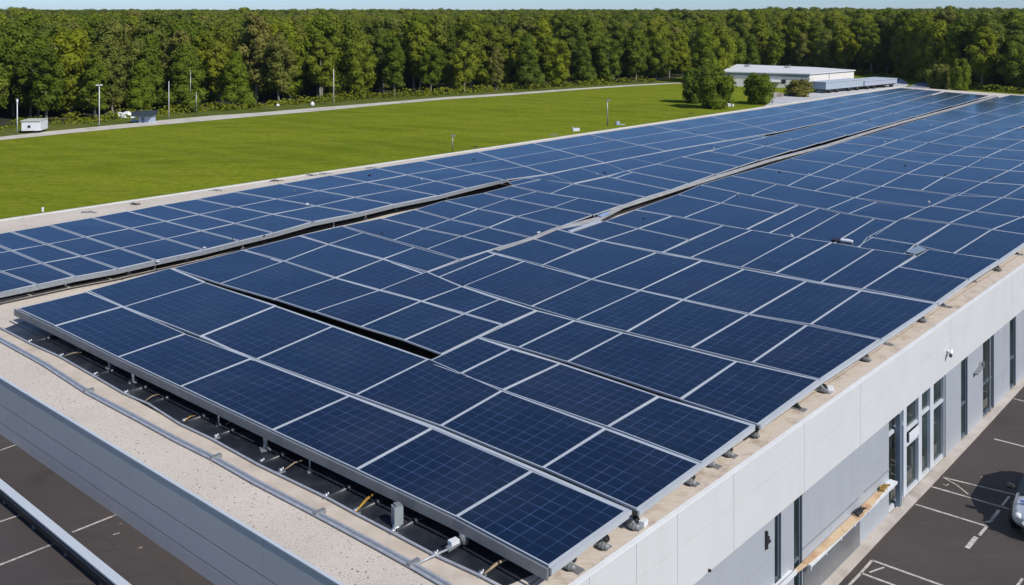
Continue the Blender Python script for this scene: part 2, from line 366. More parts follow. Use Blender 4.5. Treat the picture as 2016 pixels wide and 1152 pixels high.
# left edge kerb of the roof
ld = (FL - NL); ld.z = 0; lL = ld.length; ld.normalize(); ln = Vector((-ld.y, ld.x, 0))
mb = MB(); mb.obox(NL + Vector((0, 0, -.3)), ld * lL, ln * .25, (0, 0, .34)); mb.build('left_coping', noisy('worn_white_coping', (.55, .54, .52), (.66, .65, .62), .9, .8), bld)
mb = MB(); mb.obox(NL + Vector((0, 0, -ZR)), ld * lL, ln * .2, (0, 0, ZR - .3)); mb.build('left_wall', CLAD_G, bld)
# right wall: fascia in two courses
ZF = ZR - 1.86; ZM = ZR - .78
vx = [1248, 1329, 1440, 1579, 1690, 1867, 1990]
vs = sorted(WS(x) for x in vx); vs = [-.02] + [vs[0] - 1.6] + vs
while vs[-1] < wall_L - 8: vs.append(vs[-1] + 7.0)
vs[-1] = wall_L
vs = sorted(vs)
mb = MB(); wbox(mb, 0, wall_L, ZF + .02, ZR - .03, -.3, .03); mb.build('side_joint_backing', SEAM, bld)
mb = MB()
for i in range(len(vs) - 1):
    for z0, z1 in ((ZF, ZM), (ZM, ZR - .005)):
        wbox(mb, vs[i] + .005, vs[i + 1] - .005, z0 + .007, z1 - .007, .03, .065)
mb.build('fascia', CLAD_W, bld)
# lower wall with real openings
opens_px = [(1525, 1538), (1563, 1579.5), (1750, 1862), (1892, 1905), (1935, 1957), (1988, 2000)]
opens = [(WS(a), WS(b)) for a, b in opens_px]
s_ = opens[-1][1]
while s_ < wall_L - 12: opens.append((s_ + 5.0, s_ + 5.9)); s_ += 5.9
seg = []; cur = 0.0
for a, b in opens: seg.append((cur, a)); cur = b
seg.append((cur, wall_L))
mbg = MB()
for a, b in seg:
    mb = MB(); n = max(1, round((b - a) / 4.2))
    for k in range(n):
        s0 = a + (b - a) * k / n; s1 = a + (b - a) * (k + 1) / n
        g0 = .004 if k else 0; g1 = .004 if k < n - 1 else 0
        for z0, z1 in ((.05, 1.05), (1.05, 2.05), (2.05, ZF + .03)):
            wbox(mb, s0 + g0, s1 - g1, z0 + .004, z1 - .004, -.03, 0)
        wbox(mbg, s0 + .0, s1 - .0, .05, ZF + .03, -.38, -.03)
    mb.build('side_cladding', CLAD_B, bld)
mbg.build('wall_reveal', WFRAME, bld)
mb = MB(); wbox(mb, 0, wall_L, 0, .07, -.4, .012); mb.build('plinth', PAVE, bld)
for i, (a, b) in enumerate(opens):
    if i == 2: continue
    wi = MB(); w_ = .05
    for s0, s1, z0, z1 in ((a, a + w_, .08, ZF), (b - w_, b, .08, ZF), (a + w_, b - w_, .08, .16), (a + w_, b - w_, 1.28, 1.34)): wbox(wi, s0, s1, z0, z1, -.16, -.07)
    wo = wi.build('window', WFRAME, bld)
    pg = MB(); wbox(pg, a + w_, b - w_, .16, ZF + .02, -.14, -.125)
    pn = pg.build('pane', WGLASS); pn.parent = wo; pn.matrix_parent_inverse = wo.matrix_basis.inverted(); pn.location = (0, 0, 0)
    pn.parent = wo; pn.location = (0, 0, 0)
    pn.matrix_parent_inverse = Matrix.Identity(4)
# entrance glazing
ea, eb = opens[2]
ent = MB()
mull = [(ea, ea + .05), (WS(1782), WS(1788)), (WS(1811.5), WS(1818)), (WS(1834.5), WS(1841)), (eb - .05, eb)]
for a, b in mull: wbox(ent, a, b, .07, ZF, -.24, -.05)
for (a, b), z in (((mull[0][1], mull[1][0]), 2.45), ((mull[1][1], mull[2][0]), 2.10), ((mull[1][1], mull[2][0]), 1.62), ((mull[2][1], mull[3][0]), 2.2), ((mull[3][1], mull[4][0]), 2.05)):
    wbox(ent, a, b, z, z + .09, -.22, -.08)
for k in range(4): wbox(ent, mull[k][1], mull[k + 1][0], .07, .17, -.22, -.08)
ento = ent.build('entrance_frame', WFRAME_W, bld)
for k in range(4):
    pg = MB(); wbox(pg, mull[k][1], mull[k + 1][0], .17, ZF, -.17, -.155)
    pn = pg.build('pane', WGLASS); pn.parent = ento; pn.location = (0, 0, 0)
col = MB(); s0 = WS(1773, .12); wbox(col, s0, s0 + .20, .10, ZF, -.04, .10); col.build('entrance_column', plain('blue_grey_steel', (.20, .26, .32), .4, .3), bld)
pd = MB(); s0 = WS(1797); wbox(pd, s0, s0 + .04, .9, 1.5, -.08, -.03); h = pd.build('door_handle', GALV, bld)
sg = MB(); wbox(sg, WS(1790, -.05), WS(1809, -.05), 1.74, 2.02, -.07, -.04); sg.build('transom_board', WHITEP, bld)
# steel door sheet under the plank shelf
mb = MB(); sa, sb = WS(1581), WS(1691)
wbox(mb, sa, sb, .06, 1.12, 0, .03); mb.build('steel_door', CLAD_M, bld)
# shelf with the plywood plank
sh = thing('wall_shelf', 'white metal shelf bracket rail on the side wall above the steel door', 'shelf', WP(sa, 1.1))
mb = MB(); wbox(mb, WS(1580), WS(1752), 1.13, 1.20, .0, .24); x = mb.build('shelf_rail', WHITEP, sh); 
mb = MB()
for k in range(7):
    s = WS(1584) + (WS(1748) - WS(1584)) * k / 6; wbox(mb, s, s + .04, .98, 1.13, .005, .18)
mb.build('bracket', WHITEP, sh)
mb = MB()
n = 16; a0, a1 = WS(1566, .2), WS(1746, .2)
for k in range(n):
    u0, u1 = k / n, (k + 1) / n; w0 = .05 + .20 * math.sin(math.pi * min(1, u0 * 1.5 + .12) / 2) * (1 if u0 < .75 else 1 - (u0 - .75) * 2.2); w1 = .05 + .20 * math.sin(math.pi * min(1, u1 * 1.5 + .12) / 2) * (1 if u1 < .75 else 1 - (u1 - .75) * 2.2)
    s0 = a0 + (a1 - a0) * u0; s1 = a0 + (a1 - a0) * u1
    A, B_, Cc, D = WP(s0, 1.203, .02), WP(s1, 1.203, .02), WP(s1, 1.203, .02 + w1), WP(s0, 1.203, .02 + w0)
    up = Vector((0, 0, .035)); mb.face([A + up, D + up, Cc + up, B_ + up]); mb.face([D, Cc, Cc + up, D + up]); mb.face([A, B_, B_ + up, A + up]); mb.face([A, B_, Cc, D])
    if k == 0: mb.face([A, D, D + up, A + up])
    if k == n - 1: mb.face([B_, Cc, Cc + up, B_ + up])
tag(mb.build('plywood_plank', WOOD), 'long tapering plywood plank lying on the white wall shelf beside the entrance', 'plank')
for px, lab in ((1693, 'tangle of black cable lying midway along the plywood plank'), (1741, 'small coil of cord at the entrance end of the plywood plank')):
    mb = MB(); s = WS(px, .15); c = WP(s, 1.27, .14); r_ = random.Random(px)
    for k in range(4):
        pts = [c + wall_d * (.34 * math.sin(j * .9 + k)) * r_.uniform(.5, 1) + wall_n * (.09 * math.cos(j * 1.3 + k * 2)) + Vector((0, 0, .03 * k * .5 + .02 * math.sin(j))) for j in range(9)]
        mb.tube(pts, .014, 6)
    tag(mb.build('cable_bundle', BLACK if px < 1700 else YEL, smooth=True), lab, 'cable')
# lower-left shelf continuation: old gutter piece
gt = MB(); s0, s1 = WS(1500, .1), WS(1562, .1)
wbox(gt, s0, s1, 1.28, 1.32, .0, .2); wbox(gt, s0, s1, 1.32, 1.40, .17, .2)
tag(gt.build('gutter', WHITEP), 'short pale metal gutter on the wall left of the plywood plank', 'gutter')
# conduits on the wall
for (x0, y0, x1, y1, lab) in ((1579, 1080, 1690, 980, 'thin grey wall cable running above the plywood plank'), (1700, 975, 1750, 922, 'thin grey wall cable near the entrance glazing')):
    z0, z1 = 1.57, 1.54
    mb = MB(); mb.tube([WP(WS(x0), z0, .02), WP((WS(x0) + WS(x1)) / 2, (z0 + z1) / 2 - .02, .02), WP(WS(x1), z1, .02)], .012, 6); tag(mb.build('wall_cable', ALU_D), lab, 'cable')
# security camera
s = WS(1869, .15); z = WZ(1869, 690, .12)
sc = thing('security_camera', 'small white security camera on the white fascia above the entrance', 'security camera', WP(s, z, .065))
mb = MB(); mb.tube([WP(s, z, .065), WP(s, z, .16)], .05, 12); mb.build('mount', WHITEP, sc, True)
mb = MB(); mb.tube([WP(s + .12, z + .03, .2), WP(s - .12, z - .05, .24)], [.055, .06], 12); mb.build('body', WHITEP, sc, True)
mb = MB(); mb.tube([WP(s - .12, z - .05, .24), WP(s - .18, z - .13, .245)], [.058, .05], 12); mb.build('lens_hood', BLACK, sc, True)
s = WS(1928); z = WZ(1928, 715)
fl_ = thing('wall_lamp', 'grey wall lamp with slanted hood below the fascia right of the entrance', 'wall lamp', WP(s, z, .065))
mb = MB(); wbox(mb, s, s + .1, z - .14, z + .06, .07, .16); mb.build('housing', ALU_D, fl_)
mb = MB(); mb.obox(WP(s - .75, z - .22, .02), wall_d * .7 + Vector((0, 0, .08)), wall_n * .14, (0, 0, .05)); mb.build('hood', ALU_D, fl_)
# bracket on the wall near (1507,1062)
s = WS(1507); z = WZ(1507, 1062)
br = MB(); wbox(br, s - .04, s + .02, z - .22, z + .22, .002, .07); wbox(br, s + .02, s + .18, z - .12, z - .06, .002, .06); wbox(br, s + .02, s + .14, z - .02, z + .04, .002, .05)
tag(br.build('wall_bracket', BLACK), 'black metal bracket on the pale wall left of the tall dark windows', 'bracket')
mb = MB(); s = WS(1390); z = WZ(1390, 1126, .06); mb.tube([WP(s, z, .065), WP(s, z, .12)], .035, 8); tag(mb.build('wall_socket', BLACK), 'tiny black round fitting at the lower edge of the white fascia', 'fitting')
mb = MB(); s = WS(1948, .06); z = WZ(1948, 850, .06)
mb.tube([WP(s, .2, .07), WP(s, 1.3, .07), WP(s, ZF, .07)], .04, 8); tag(mb.build('downpipe', GALV), 'slim grey downpipe in front of the widest dark window strip', 'downpipe')

# ------------------------------------------------------------------ pavement, parking lots
pave_out = [P(1560, 1250), P(1652, 1151), P(1740, 1057), P(1835, 957), P(1922, 864), P(2016, 761), P(2130, 655), P(2470, 330)]
mb = MB(); poly = [(p.x, p.y) for p in pave_out] + [((NR + wall_d * (wall_L - 1)).x, (NR + wall_d * (wall_L - 1)).y), (NR.x, NR.y)]
o0 = P(1560, 1250); 
mb.prism([(NR.x, NR.y), ((NR + wall_n * 1.55).x, (NR + wall_n * 1.55).y)] + poly[:-1], -.05, .13)
pv = MB()
pv.prism([(p.x, p.y) for p in [NR, NR + wall_n * 1.5]] + [(p.x, p.y) for p in pave_out[1:-1]] + [((NR + wall_d * wall_L + wall_n * 1.6).x, (NR + wall_d * wall_L + wall_n * 1.6).y), ((NR + wall_d * wall_L).x, (NR + wall_d * wall_L).y)], -.05, .12)
struct(pv.build('pavement', PAVE))
far_w = NR + wall_d * (wall_L + 4)
sheet('car_park_asphalt', [(-2, 2, 0), (60, 2, 0), (160, 60, 0), (170, 150, 0), (far_w.x, far_w.y, 0), (NR.x, NR.y, 0)], .02, ASPH)
def stripe(mb, pts, w, z, taper=1.0):
    """painted line on height z from pixel points"""
    q = [P(x, y, z) for x, y in pts]
    L = []; Rr = []
    for i, p in enumerate(q):
        d = (q[min(i + 1, len(q) - 1)] - q[max(i - 1, 0)]); d.z = 0; d.normalize(); nn = Vector((-d.y, d.x, 0)) * w / 2
        L.append(p + nn); Rr.append(p - nn)
    for i in range(len(q) - 1): mb.face([Rr[i], Rr[i + 1], L[i + 1], L[i]])
mb = MB(); Zp = .026
for pts, w in [([(1957, 864), (2120, 906)], .09), ([(1996, 785), (2150, 822)], .08), ([(1857, 940), (2002, 975), (2140, 1012)], .08), ([(1859, 941), (1884, 955), (1906, 973)], .05), ([(1834, 958), (1997, 1005), (2130, 1045)], .085), ([(1803, 993), (1943, 1036)], .085), ([(1943, 1036), (1928, 1054)], .09), ([(1922, 1057), (1904, 1079)], .14), ([(1967, 1004), (1950, 1026), (1940, 1028)], .10), ([(1987, 977), (1973, 995)], .07), ([(1717, 1103), (1870, 1158), (1960, 1190)], .085), ([(1717, 1103), (1695, 1128), (1645, 1180)], .08), ([(1695, 1128), (1790, 1163)], .085), ([(1712, 1127), (1728, 1121), (1741, 1117)], .06), ([(2013, 1139), (1998, 1160)], .07), ([(1857, 953), (1862, 956), (1868, 953)], .035)]:
    stripe(mb, pts, w, Zp)
o = mb.build('car_park_line_markings', PAINT); struct(o)
# deck in front of the building
dk = MB(); dpoly = [NR - front_n * .05, NL - front_n * .05 + front_d * 1, NL + front_d * 16 + front_n * 3, NL + front_d * 10 + front_n * 30, NR + front_n * 24 + wall_n * 0, NR + front_n * 1]
dk.prism([(p.x, p.y) for p in dpoly], .0, ZD); struct(dk.build('parking_deck', asphalt('deck_asphalt', (.040, .032, .030), (.068, .054, .049), (.09, .076, .068))))
mb = MB()
for pts, w in [([(-80, 1145), (0, 1112), (112, 1068)], .07), ([(142, 1048), (230, 1013)], .07), ([(-60, 1052), (0, 1027), (45, 1012)], .06), ([(-30, 892), (2, 886), (30, 876)], .05), ([(222, 1053), (236, 1049)], .04), ([(400, 1175), (330, 1215)], .07)]:
    stripe(mb, pts, w, ZD + .006)
struct(mb.build('deck_line_markings', PAINT))
# leaf litter scraps on deck and lot
# ------------------------------------------------------------------ guard rail on the deck
gz = ZD + .42
ga, gb = P(-60, 893, gz), P(330, 1209, gz)
gdir = (gb - ga); gL = gdir.length; gdir.normalize(); gn = Vector((gdir.y, -gdir.x, 0)).normalized()
if gn.y > 0: gn = -gn
gr = thing('guard_rail', 'pale box section guard rail with dark side on the dark parking deck', 'guard rail', ga)
mb = MB(); mb.obox(ga, gdir * gL, gn * .21, (0, 0, -.04)); mb.build('beam', COPING, gr)
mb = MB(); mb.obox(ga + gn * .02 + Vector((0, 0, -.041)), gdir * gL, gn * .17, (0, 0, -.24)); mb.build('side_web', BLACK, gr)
mb = MB(); mb.obox(ga + gn * .191 + Vector((0, 0, -.10)), gdir * gL, gn * .012, (0, 0, -.03)); mb.build('trim', ALU_D, gr)
for k in range(6):
    mb = MB(); c = ga + gdir * (gL * (k + .5) / 6) + gn * .05; mb.obox((c.x, c.y, ZD), gdir * .09, gn * .09, (0, 0, .42 - .282)); mb.build('post', ALU_D, gr)
la, lb_ = P(-60, 920, ZD + .06), P(300, 1226, ZD + .06)
mb = MB(); mb.tube([la, la.lerp(lb_, .5), lb_], .035, 8); tag(mb.build('floor_pipe', CONDUIT, smooth=True), 'thin pale pipe lying on the dark deck along the guard rail', 'pipe')

# ------------------------------------------------------------------ solar panels
ZP = .55
quads = []                 # (zone, row, [b0,b1,t1,t0] pixels)
def strip(zone, row, b, t):
    for i in range(len(b) - 1): quads.append((zone, row, i, [b[i], b[i + 1], t[i + 1], t[i]]))
# --- front block
strip('front', 0, [(33, 607), (106, 642), (230, 703), (353, 761), (534, 847), (700, 925), (896, 1018), (1079, 1116)],
      [(171, 574), (241, 603), (366, 656), (496, 705), (689, 779), (852, 842), (1049, 926), (1235, 1005)])
strip('front', 1, [(172, 573), (242, 604), (392, 663), (503, 707), (698, 778), (866, 839), (1067, 921), (1253, 1004)],
      [(335, 528), (403, 555), (545, 601), (658, 641), (845, 706), (989, 769), (1192, 843), (1378, 912)])
strip('middle', 0, [(338, 527), (432, 558), (538, 588), (618, 614), (709, 643), (795, 670), (868, 697)],
      [(478, 492), (559, 514), (660, 547), (747, 571), (829, 593), (914, 618), (989, 639)])
strip('front', 2, [(838, 713), (903, 737), (989, 768), (1195, 841), (1381, 911)],
      [(941, 664), (1006, 687), (1103, 715), (1297, 780), (1482, 837)])
strip('middle', 1, [(479, 491), (559, 513), (660, 546), (748, 570), (830, 593), (915, 617), (990, 639)],
      [(589, 464), (646, 481), (754, 510), (840, 535), (909, 564), (984, 589), (1056, 611)])
strip('front', 3, [(942, 663), (1020, 684), (1116, 712), (1339, 786), (1491, 836)],
      [(1058, 611), (1131, 631), (1226, 655), (1450, 711), (1612, 748)])
strip('middle', 2, [(590, 463), (646, 480), (754, 509), (840, 534)], [(674, 445), (715, 458), (817, 486), (904, 511)])
strip('middle', 3, [(841, 535), (863, 545), (911, 564)], [(959, 495), (975, 500), (1031, 514)])
strip('front', 4, [(912, 563), (1045, 603), (1134, 630), (1233, 653), (1360, 685), (1480, 714), (1614, 747)],
      [(1032, 514), (1164, 550), (1260, 572), (1344, 590), (1473, 619), (1589, 640), (1731, 669)])
strip('front', 5, [(960, 494), (1067, 521)], [(1050, 470), (1133, 493)])
strip('front', 6, [(1051, 469), (1133, 492)], [(1095, 451), (1183, 474)])
strip('front', 5, [(1068, 520), (1164, 549), (1259, 571), (1345, 590), (1475, 618), (1595, 639), (1735, 668)],
      [(1184, 474), (1292, 497), (1382, 513), (1465, 530), (1587, 554), (1695, 572), (1842, 597)])
strip('front', 7, [(1096, 450), (1183, 473)], [(1190, 435), (1256, 450)])
strip('front', 7, [(1184, 473), (1303, 496)], [(1257, 450), (1356, 472)])
strip('front', 8, [(1191, 434), (1256, 449)], [(1250, 413), (1322, 425)])
strip('front', 8, [(1257, 449), (1357, 471)], [(1324, 425), (1424, 444)])
strip('front', 7, [(1304, 496), (1359, 506), (1458, 525), (1527, 537), (1615, 555), (1697, 568)],
      [(1424, 444), (1480, 453), (1567, 467), (1638, 477), (1720, 491), (1803, 503)])
strip('front', 7, [(1698, 568), (1842, 596)], [(1768, 525), (1907, 550)])
strip('front', 8, [(1769, 524), (1908, 549)], [(1828, 490), (1967, 512)])
strip('right', 0, [(1251, 412), (1346, 428), (1468, 451)], [(1334, 383), (1419, 400), (1531, 421)])
strip('right', 1, [(1334, 382), (1419, 399), (1532, 420)], [(1378, 364), (1456, 380), (1571, 403)])
strip('right', 0, [(1469, 451), (1514, 458), (1567, 467), (1642, 478), (1688, 486)], [(1572, 403), (1612, 410), (1654, 419), (1722, 430), (1766, 436)])
strip('right', 0, [(1690, 487), (1780, 499)], [(1707, 466), (1802, 481)])
strip('right', 1, [(1709, 465), (1802, 480)], [(1776, 429), (1870, 440)])
strip('right', 0, [(1803, 481.5), (1877, 498), (1968, 511)], [(1871, 440), (1952, 452), (2038, 464)])
strip('right', 2, [(1379, 363), (1478, 384), (1627, 411), (1670, 420), (1764, 435)], [(1438, 346), (1529, 363), (1682, 389), (1726, 397), (1824, 409)])
strip('right', 2, [(1783, 427), (1870, 438), (1953, 451), (2039, 463)], [(1830, 405), (1918, 416), (2011, 428), (2092, 432)])
strip('right', 3, [(1439, 345), (1551, 365), (1603, 375), (1683, 388), (1826, 408)], [(1496, 330), (1592, 345), (1653, 355), (1734, 367), (1884, 385)])
strip('right', 3, [(1832, 404), (1919, 415), (2012, 427), (2093, 431)], [(1886, 379), (1973, 389), (2062, 399), (2138, 400)])
strip('right', 4, [(1497, 329), (1593, 344), (1654, 354), (1735, 366), (1813, 374), (1885, 384), (1974, 388), (2063, 398), (2139, 399)],
      [(1555, 312), (1643, 323), (1703, 332), (1784, 342), (1857, 349), (1936, 359), (2018, 364), (2105, 373), (2182, 371)])
strip('right', 5, [(1556, 311), (1644, 322), (1704, 331), (1785, 341), (1858, 348), (1937, 358), (2019, 363), (2106, 372)],
      [(1612, 294), (1690, 303), (1748, 311), (1828, 322), (1903, 328), (1986, 336), (2062, 341), (2145, 348)])
strip('right', 6, [(1613, 293), (1691, 302), (1749, 310), (1829, 321), (1904, 327), (1987, 335), (2063, 340)],
      [(1656, 281), (1729, 288), (1788, 297), (1866, 305), (1938, 310), (2022, 317), (2096, 322)])
strip('right', 7, [(1657, 280), (1730, 287), (1789, 296), (1867, 304), (1939, 309), (2023, 316)],
      [(1700, 268), (1768, 275), (1826, 281), (1905, 289), (1974, 294), (2056, 299)])
strip('right', 8, [(1701, 267), (1769, 274), (1827, 280), (1906, 288), (1975, 293), (2057, 298)],
      [(1752, 253), (1818, 260), (1876, 265), (1950, 272), (2016, 276), (2095, 281)])
strip('right', 9, [(1753, 252), (1819, 259), (1877, 264), (1951, 271), (2017, 275)],
      [(1812, 235), (1874, 242), (1932, 246), (2002, 252), (2066, 256)])
strip('right', 10, [(1813, 234), (1875, 241), (1933, 245), (2003, 251)],
      [(1876, 216), (1935, 223), (1995, 227), (2062, 232)])
strip('right', 11, [(1877, 215), (1936, 222), (1996, 226), (2063, 231)],
      [(1940, 199), (1998, 205), (2055, 209), (2118, 213)])
strip('right', 12, [(1941, 198), (1999, 204), (2056, 208), (2119, 212)],
      [(1990, 187), (2046, 191), (2100, 194), (2160, 198)])
# --- between the walkways
M = [[(674, 444), (773, 472), (839, 490), (904, 510)], [(750, 430), (834, 450), (908, 465), (989, 484)]]
strip('walk', 0, M[0], M[1])
strip('walk', 1, [(751, 429), (835, 449), (909, 464), (988, 483)], [(816, 413), (886, 432), (961, 448), (1046, 468)])
strip('walk', 2, [(817, 412), (887, 431), (962, 447), (1048, 467)], [(874, 395), (941, 411), (1016, 426), (1100, 446)])
strip('walk', 3, [(875, 394), (942, 410), (1017, 425), (1103, 445)], [(951, 380), (1001, 391), (1087, 408), (1166, 423)])
strip('walk', 4, [(952, 379), (1002, 390), (1088, 407), (1168, 422)], [(1006, 366), (1056, 377), (1140, 390), (1222, 404)])
strip('walk', 5, [(1008, 365), (1083, 380), (1224, 403)], [(1062, 352), (1129, 362), (1270, 388)])
strip('walk', 6, [(1130, 361), (1271, 387)], [(1196, 348), (1318, 374)])
strip('walk', 7, [(1197, 347), (1210, 350), (1319, 373)], [(1232, 336), (1246, 339), (1355, 361)])
strip('walk', 8, [(1233, 335), (1356, 360)], [(1292, 323), (1408, 343)])
strip('walk', 9, [(1293, 322), (1409, 342)], [(1340, 309), (1453, 328)])
strip('walk', 10, [(1341, 308), (1454, 327)], [(1395, 298), (1493, 315)])
def lp(a, b, t): return (a[0] + (b[0] - a[0]) * t, a[1] + (b[1] - a[1]) * t)
L3 = [(1396, 297), (1460, 280), (1516, 267), (1580, 252), (1650, 235), (1720, 217), (1790, 199), (1860, 181)]
A2 = [(1495, 314), (1560, 295.5), (1612, 281), (1670, 265), (1730, 248.5), (1800, 229), (1875, 208), (1948, 188)]
for k in range(7):
    b = [lp(L3[k], A2[k], t) for t in (0, .47, 1)]; t = [lp(L3[k + 1], A2[k + 1], t) for t in (0, .47, 1)]
    strip('walk', 11 + k, b, t)
# --- left block
LB = [((-250, 503), (-12, 578)), ((-138, 484), (72, 560)), ((-42, 467), (147, 544)), ((21, 456), (231, 529)), ((97, 443), (306, 512)), ((181, 428), (400, 492)), ((251, 416), (471, 474)), ((316, 404), (538, 458)), ((387, 392), (613, 437)), ((462, 378), (704, 419)), ((552, 362), (774, 402)), ((651, 345), (861, 385)), ((740, 331), (919, 370)), ((830, 317), (992, 354)), ((940, 299), (1080, 342)), ((1050, 282), (1190, 320)), ((1160, 265), (1310, 297)), ((1280, 247), (1432, 276)), ((1400, 229), (1530, 260)), ((1530, 210), (1650, 234)), ((1650, 191), (1760, 206)), ((1772, 173), (1856, 180))]
for k in range(len(LB) - 1):
    e = 1.3
    b = [lp(*LB[k], t) for t in (0, .34, .66, 1)]; t = [lp(*LB[k + 1], t) for t in (0, .34, .66, 1)]
    for j in range(3): quads.append(('left', k, j, [b[j], b[j + 1], t[j + 1], t[j]]))
strip('walk', 18, [(1012, 364), (1066, 352.5), (1130, 360), (1194, 346), (1232, 336), (1292, 322), (1394, 296), (1432, 288), (1512, 268)], [(1000, 357.5), (1032, 351), (1080, 343), (1140, 330), (1192, 320.5), (1240, 311), (1353, 290), (1396, 283), (1505, 266)])
ZONE = {'front': 'nearest block', 'middle': 'block behind the slot', 'walk': 'band between the walkways', 'left': 'band beside the grass', 'right': 'far right block'}
zrow = {}
def inset2(q, dA, dB):
    out = []
    for i in range(4):
        p = q[i]; a = (q[(i + 1) % 4] - p).normalized(); b = (q[i - 1] - p).normalized()
        out.append(p + (a * dA + b * dB if i % 2 == 0 else a * dB + b * dA))
    return out
def inset(q, d):
    out = []
    for i in range(4):
        p = q[i]; a = (q[(i + 1) % 4] - p).normalized(); b = (q[i - 1] - p).normalized(); out.append(p + (a + b) * d)
    return out
names = {}
rowseen = {}
panels = []
for zone, row, i, px in quads:
    key = (zone, row); idx = rowseen.get(key, 0); rowseen[key] = idx + 1
    panels.append((zone, row, idx, px))
STRIPW = 'strip'
for n_, (zone, row, idx, px) in enumerate(panels):
    if zone != 'left' and px[0][1] < 560: px = [(x, y + 1.0) if k < 2 else (x, y) for k, (x, y) in enumerate(px)]
    q = [R(x, y, ZP) for x, y in px]
    # keep away from neighbours; edges 0 and 2 lie along the rails
    d0 = (q[3] - q[0]).normalized(); d1 = (q[2] - q[1]).normalized(); g = .022 if q[0].y < 60 else .006
    q = [q[0] + d0 * g, q[1] + d1 * g, q[2] - d1 * g, q[3] - d0 * g]
    q = inset(q, .007)
    tilt = random.Random(n_ * 3 + 1)
    dz = [tilt.uniform(-.011, .011) for _ in range(4)]
    q = [v + Vector((0, 0, z_)) for v, z_ in zip(q, dz)]
    bord = .034 if q[0].y < 32 else (.029 if q[0].y < 50 else .024)
    inn = inset2(q, bord, min(.070, max(bord, .034 * q[0].y / 29)))
    cen = sum(q, Vector()) / 4
    base = Vector((cen.x, cen.y, ZR + ZP - .05))
    desc = 'dark navy' if cen.y < 32 else ('blue' if cen.y < 60 else 'pale blue')
    t = thing('solar_panel', '%s solar panel, %s from the left, %s row of the %s' % (desc, ordn(idx), ordn(row), ZONE[zone]), 'solar panel', base, 'solar panels on the flat roof')
    mb = MB(); dn = Vector((0, 0, -.05)); dg = Vector((0, 0, -.008))
    for k in range(4):
        k2 = (k + 1) % 4
        mb.face([q[k], q[k2], inn[k2], inn[k]]); mb.face([q[k] + dn, q[k2] + dn, q[k2], q[k]]); mb.face([inn[k], inn[k2], inn[k2] + dg, inn[k] + dg])
    mb.face([q[3] + dn, q[2] + dn, q[1] + dn, q[0] + dn])
    o = mb.build('frame', ALU, t)
    mb = MB(); la_ = (inn[1] - inn[0]).length; lb2 = (inn[3] - inn[0]).length
    nu, nv = max(2, round(la_ / .36)), max(2, round(lb2 / .36))
    off = n_ * 37
    mb.face([v + dg for v in inn], 0, [(off, 0), (off + nu, 0), (off + nu, nv), (off, nv)])
    mb.build('cell_glass', PGLASS, t)
print('panels', len(panels))
# ------------------------------------------------------------------ rails, skirts
def beam(name, pts, w, zt, h, mat, label, cat, side=None, group=None):
    """box rail following pixel points at height ZR+zt (top), w wide, h deep"""
    q = [R(x, y, zt) for x, y in pts]; mb = MB(); L = []; Rr = []
    for i, p in enumerate(q):
        d = (q[min(i + 1, len(q) - 1)] - q[max(i - 1, 0)]); d.z = 0; d.normalize(); nn = Vector((-d.y, d.x, 0)) * w
        if side == 'L': L.append(p + nn); Rr.append(p)
        elif side == 'R': L.append(p); Rr.append(p - nn)
        else: L.append(p + nn / 2); Rr.append(p - nn / 2)
    dn = Vector((0, 0, -h))
    for i in range(len(q) - 1):
        mb.face([Rr[i], Rr[i + 1], L[i + 1], L[i]]); mb.face([L[i] + dn, L[i + 1] + dn, Rr[i + 1] + dn, Rr[i] + dn])
        mb.face([Rr[i] + dn, Rr[i + 1] + dn, Rr[i + 1], Rr[i]]); mb.face([L[i + 1] + dn, L[i] + dn, L[i], L[i + 1]])
    mb.face([Rr[0] + dn, Rr[0], L[0], L[0] + dn]); mb.face([Rr[-1], Rr[-1] + dn, L[-1] + dn, L[-1]])
    o = mb.build(name, mat); tag(o, label, cat, group); return o
FB = [(30, 608), (106, 644), (230, 705), (353, 763), (534, 849), (700, 927), (896, 1020), (1080, 1119)]
beam('front_rail', FB, .045, ZP - .0, .22, ALU_D, 'long dull grey beam carrying the front edge of the nearest panels', 'beam', 'R')
rail_defs = [
 ([(171, 573.5), (241, 602.5), (392, 657), (496, 705), (693, 779), (859, 840), (1058, 924), (1244, 1005)], 'second'),
 ([(836, 713.5), (989, 769), (1192, 842), (1380, 911.5)], 'third'),
 ([(941, 663.5), (1103, 714), (1297, 779.5), (1487, 836.5)], 'fourth'),
 ([(912, 563.5), (1058, 611), (1131, 630.5), (1226, 654.5), (1450, 710.5), (1613, 747.5)], 'fifth'),
 ([(960, 494.5), (1031, 514), (1164, 549.5), (1260, 571.5), (1473, 618.5), (1733, 668.5)], 'sixth'),
 ([(1096, 450.5), (1184, 473.5), (1303, 496.5), (1465, 529.5), (1695, 570.5), (1842, 596.5)], 'seventh'),
 ([(1251, 412.5), (1346, 428), (1514, 457), (1642, 478), (1803, 503)], 'eighth'),
 ([(338, 527.5), (403, 554)], 'first middle'), ([(478, 491.5), (660, 546.5), (830, 593), (990, 639)], 'second middle'), ([(589, 463.5), (754, 509.5), (909, 564)], 'third middle')]
for pts, nm in rail_defs:
    beam('mounting_rail', pts, .11, ZP - .014, .08, ALU, '%s light aluminium mounting rail counted from the front edge' % nm if 'middle' not in nm else '%s mounting rail of the block behind the black slot' % nm.split()[0], 'rail', 'R', group='mounting rails between panel rows')
beam('slot_rail', [(405, 556), (545, 603), (658, 643), (846, 708)], .06, ZP + .0, .10, ALU, 'white rail along the near lip of the long black slot', 'rail', 'R')
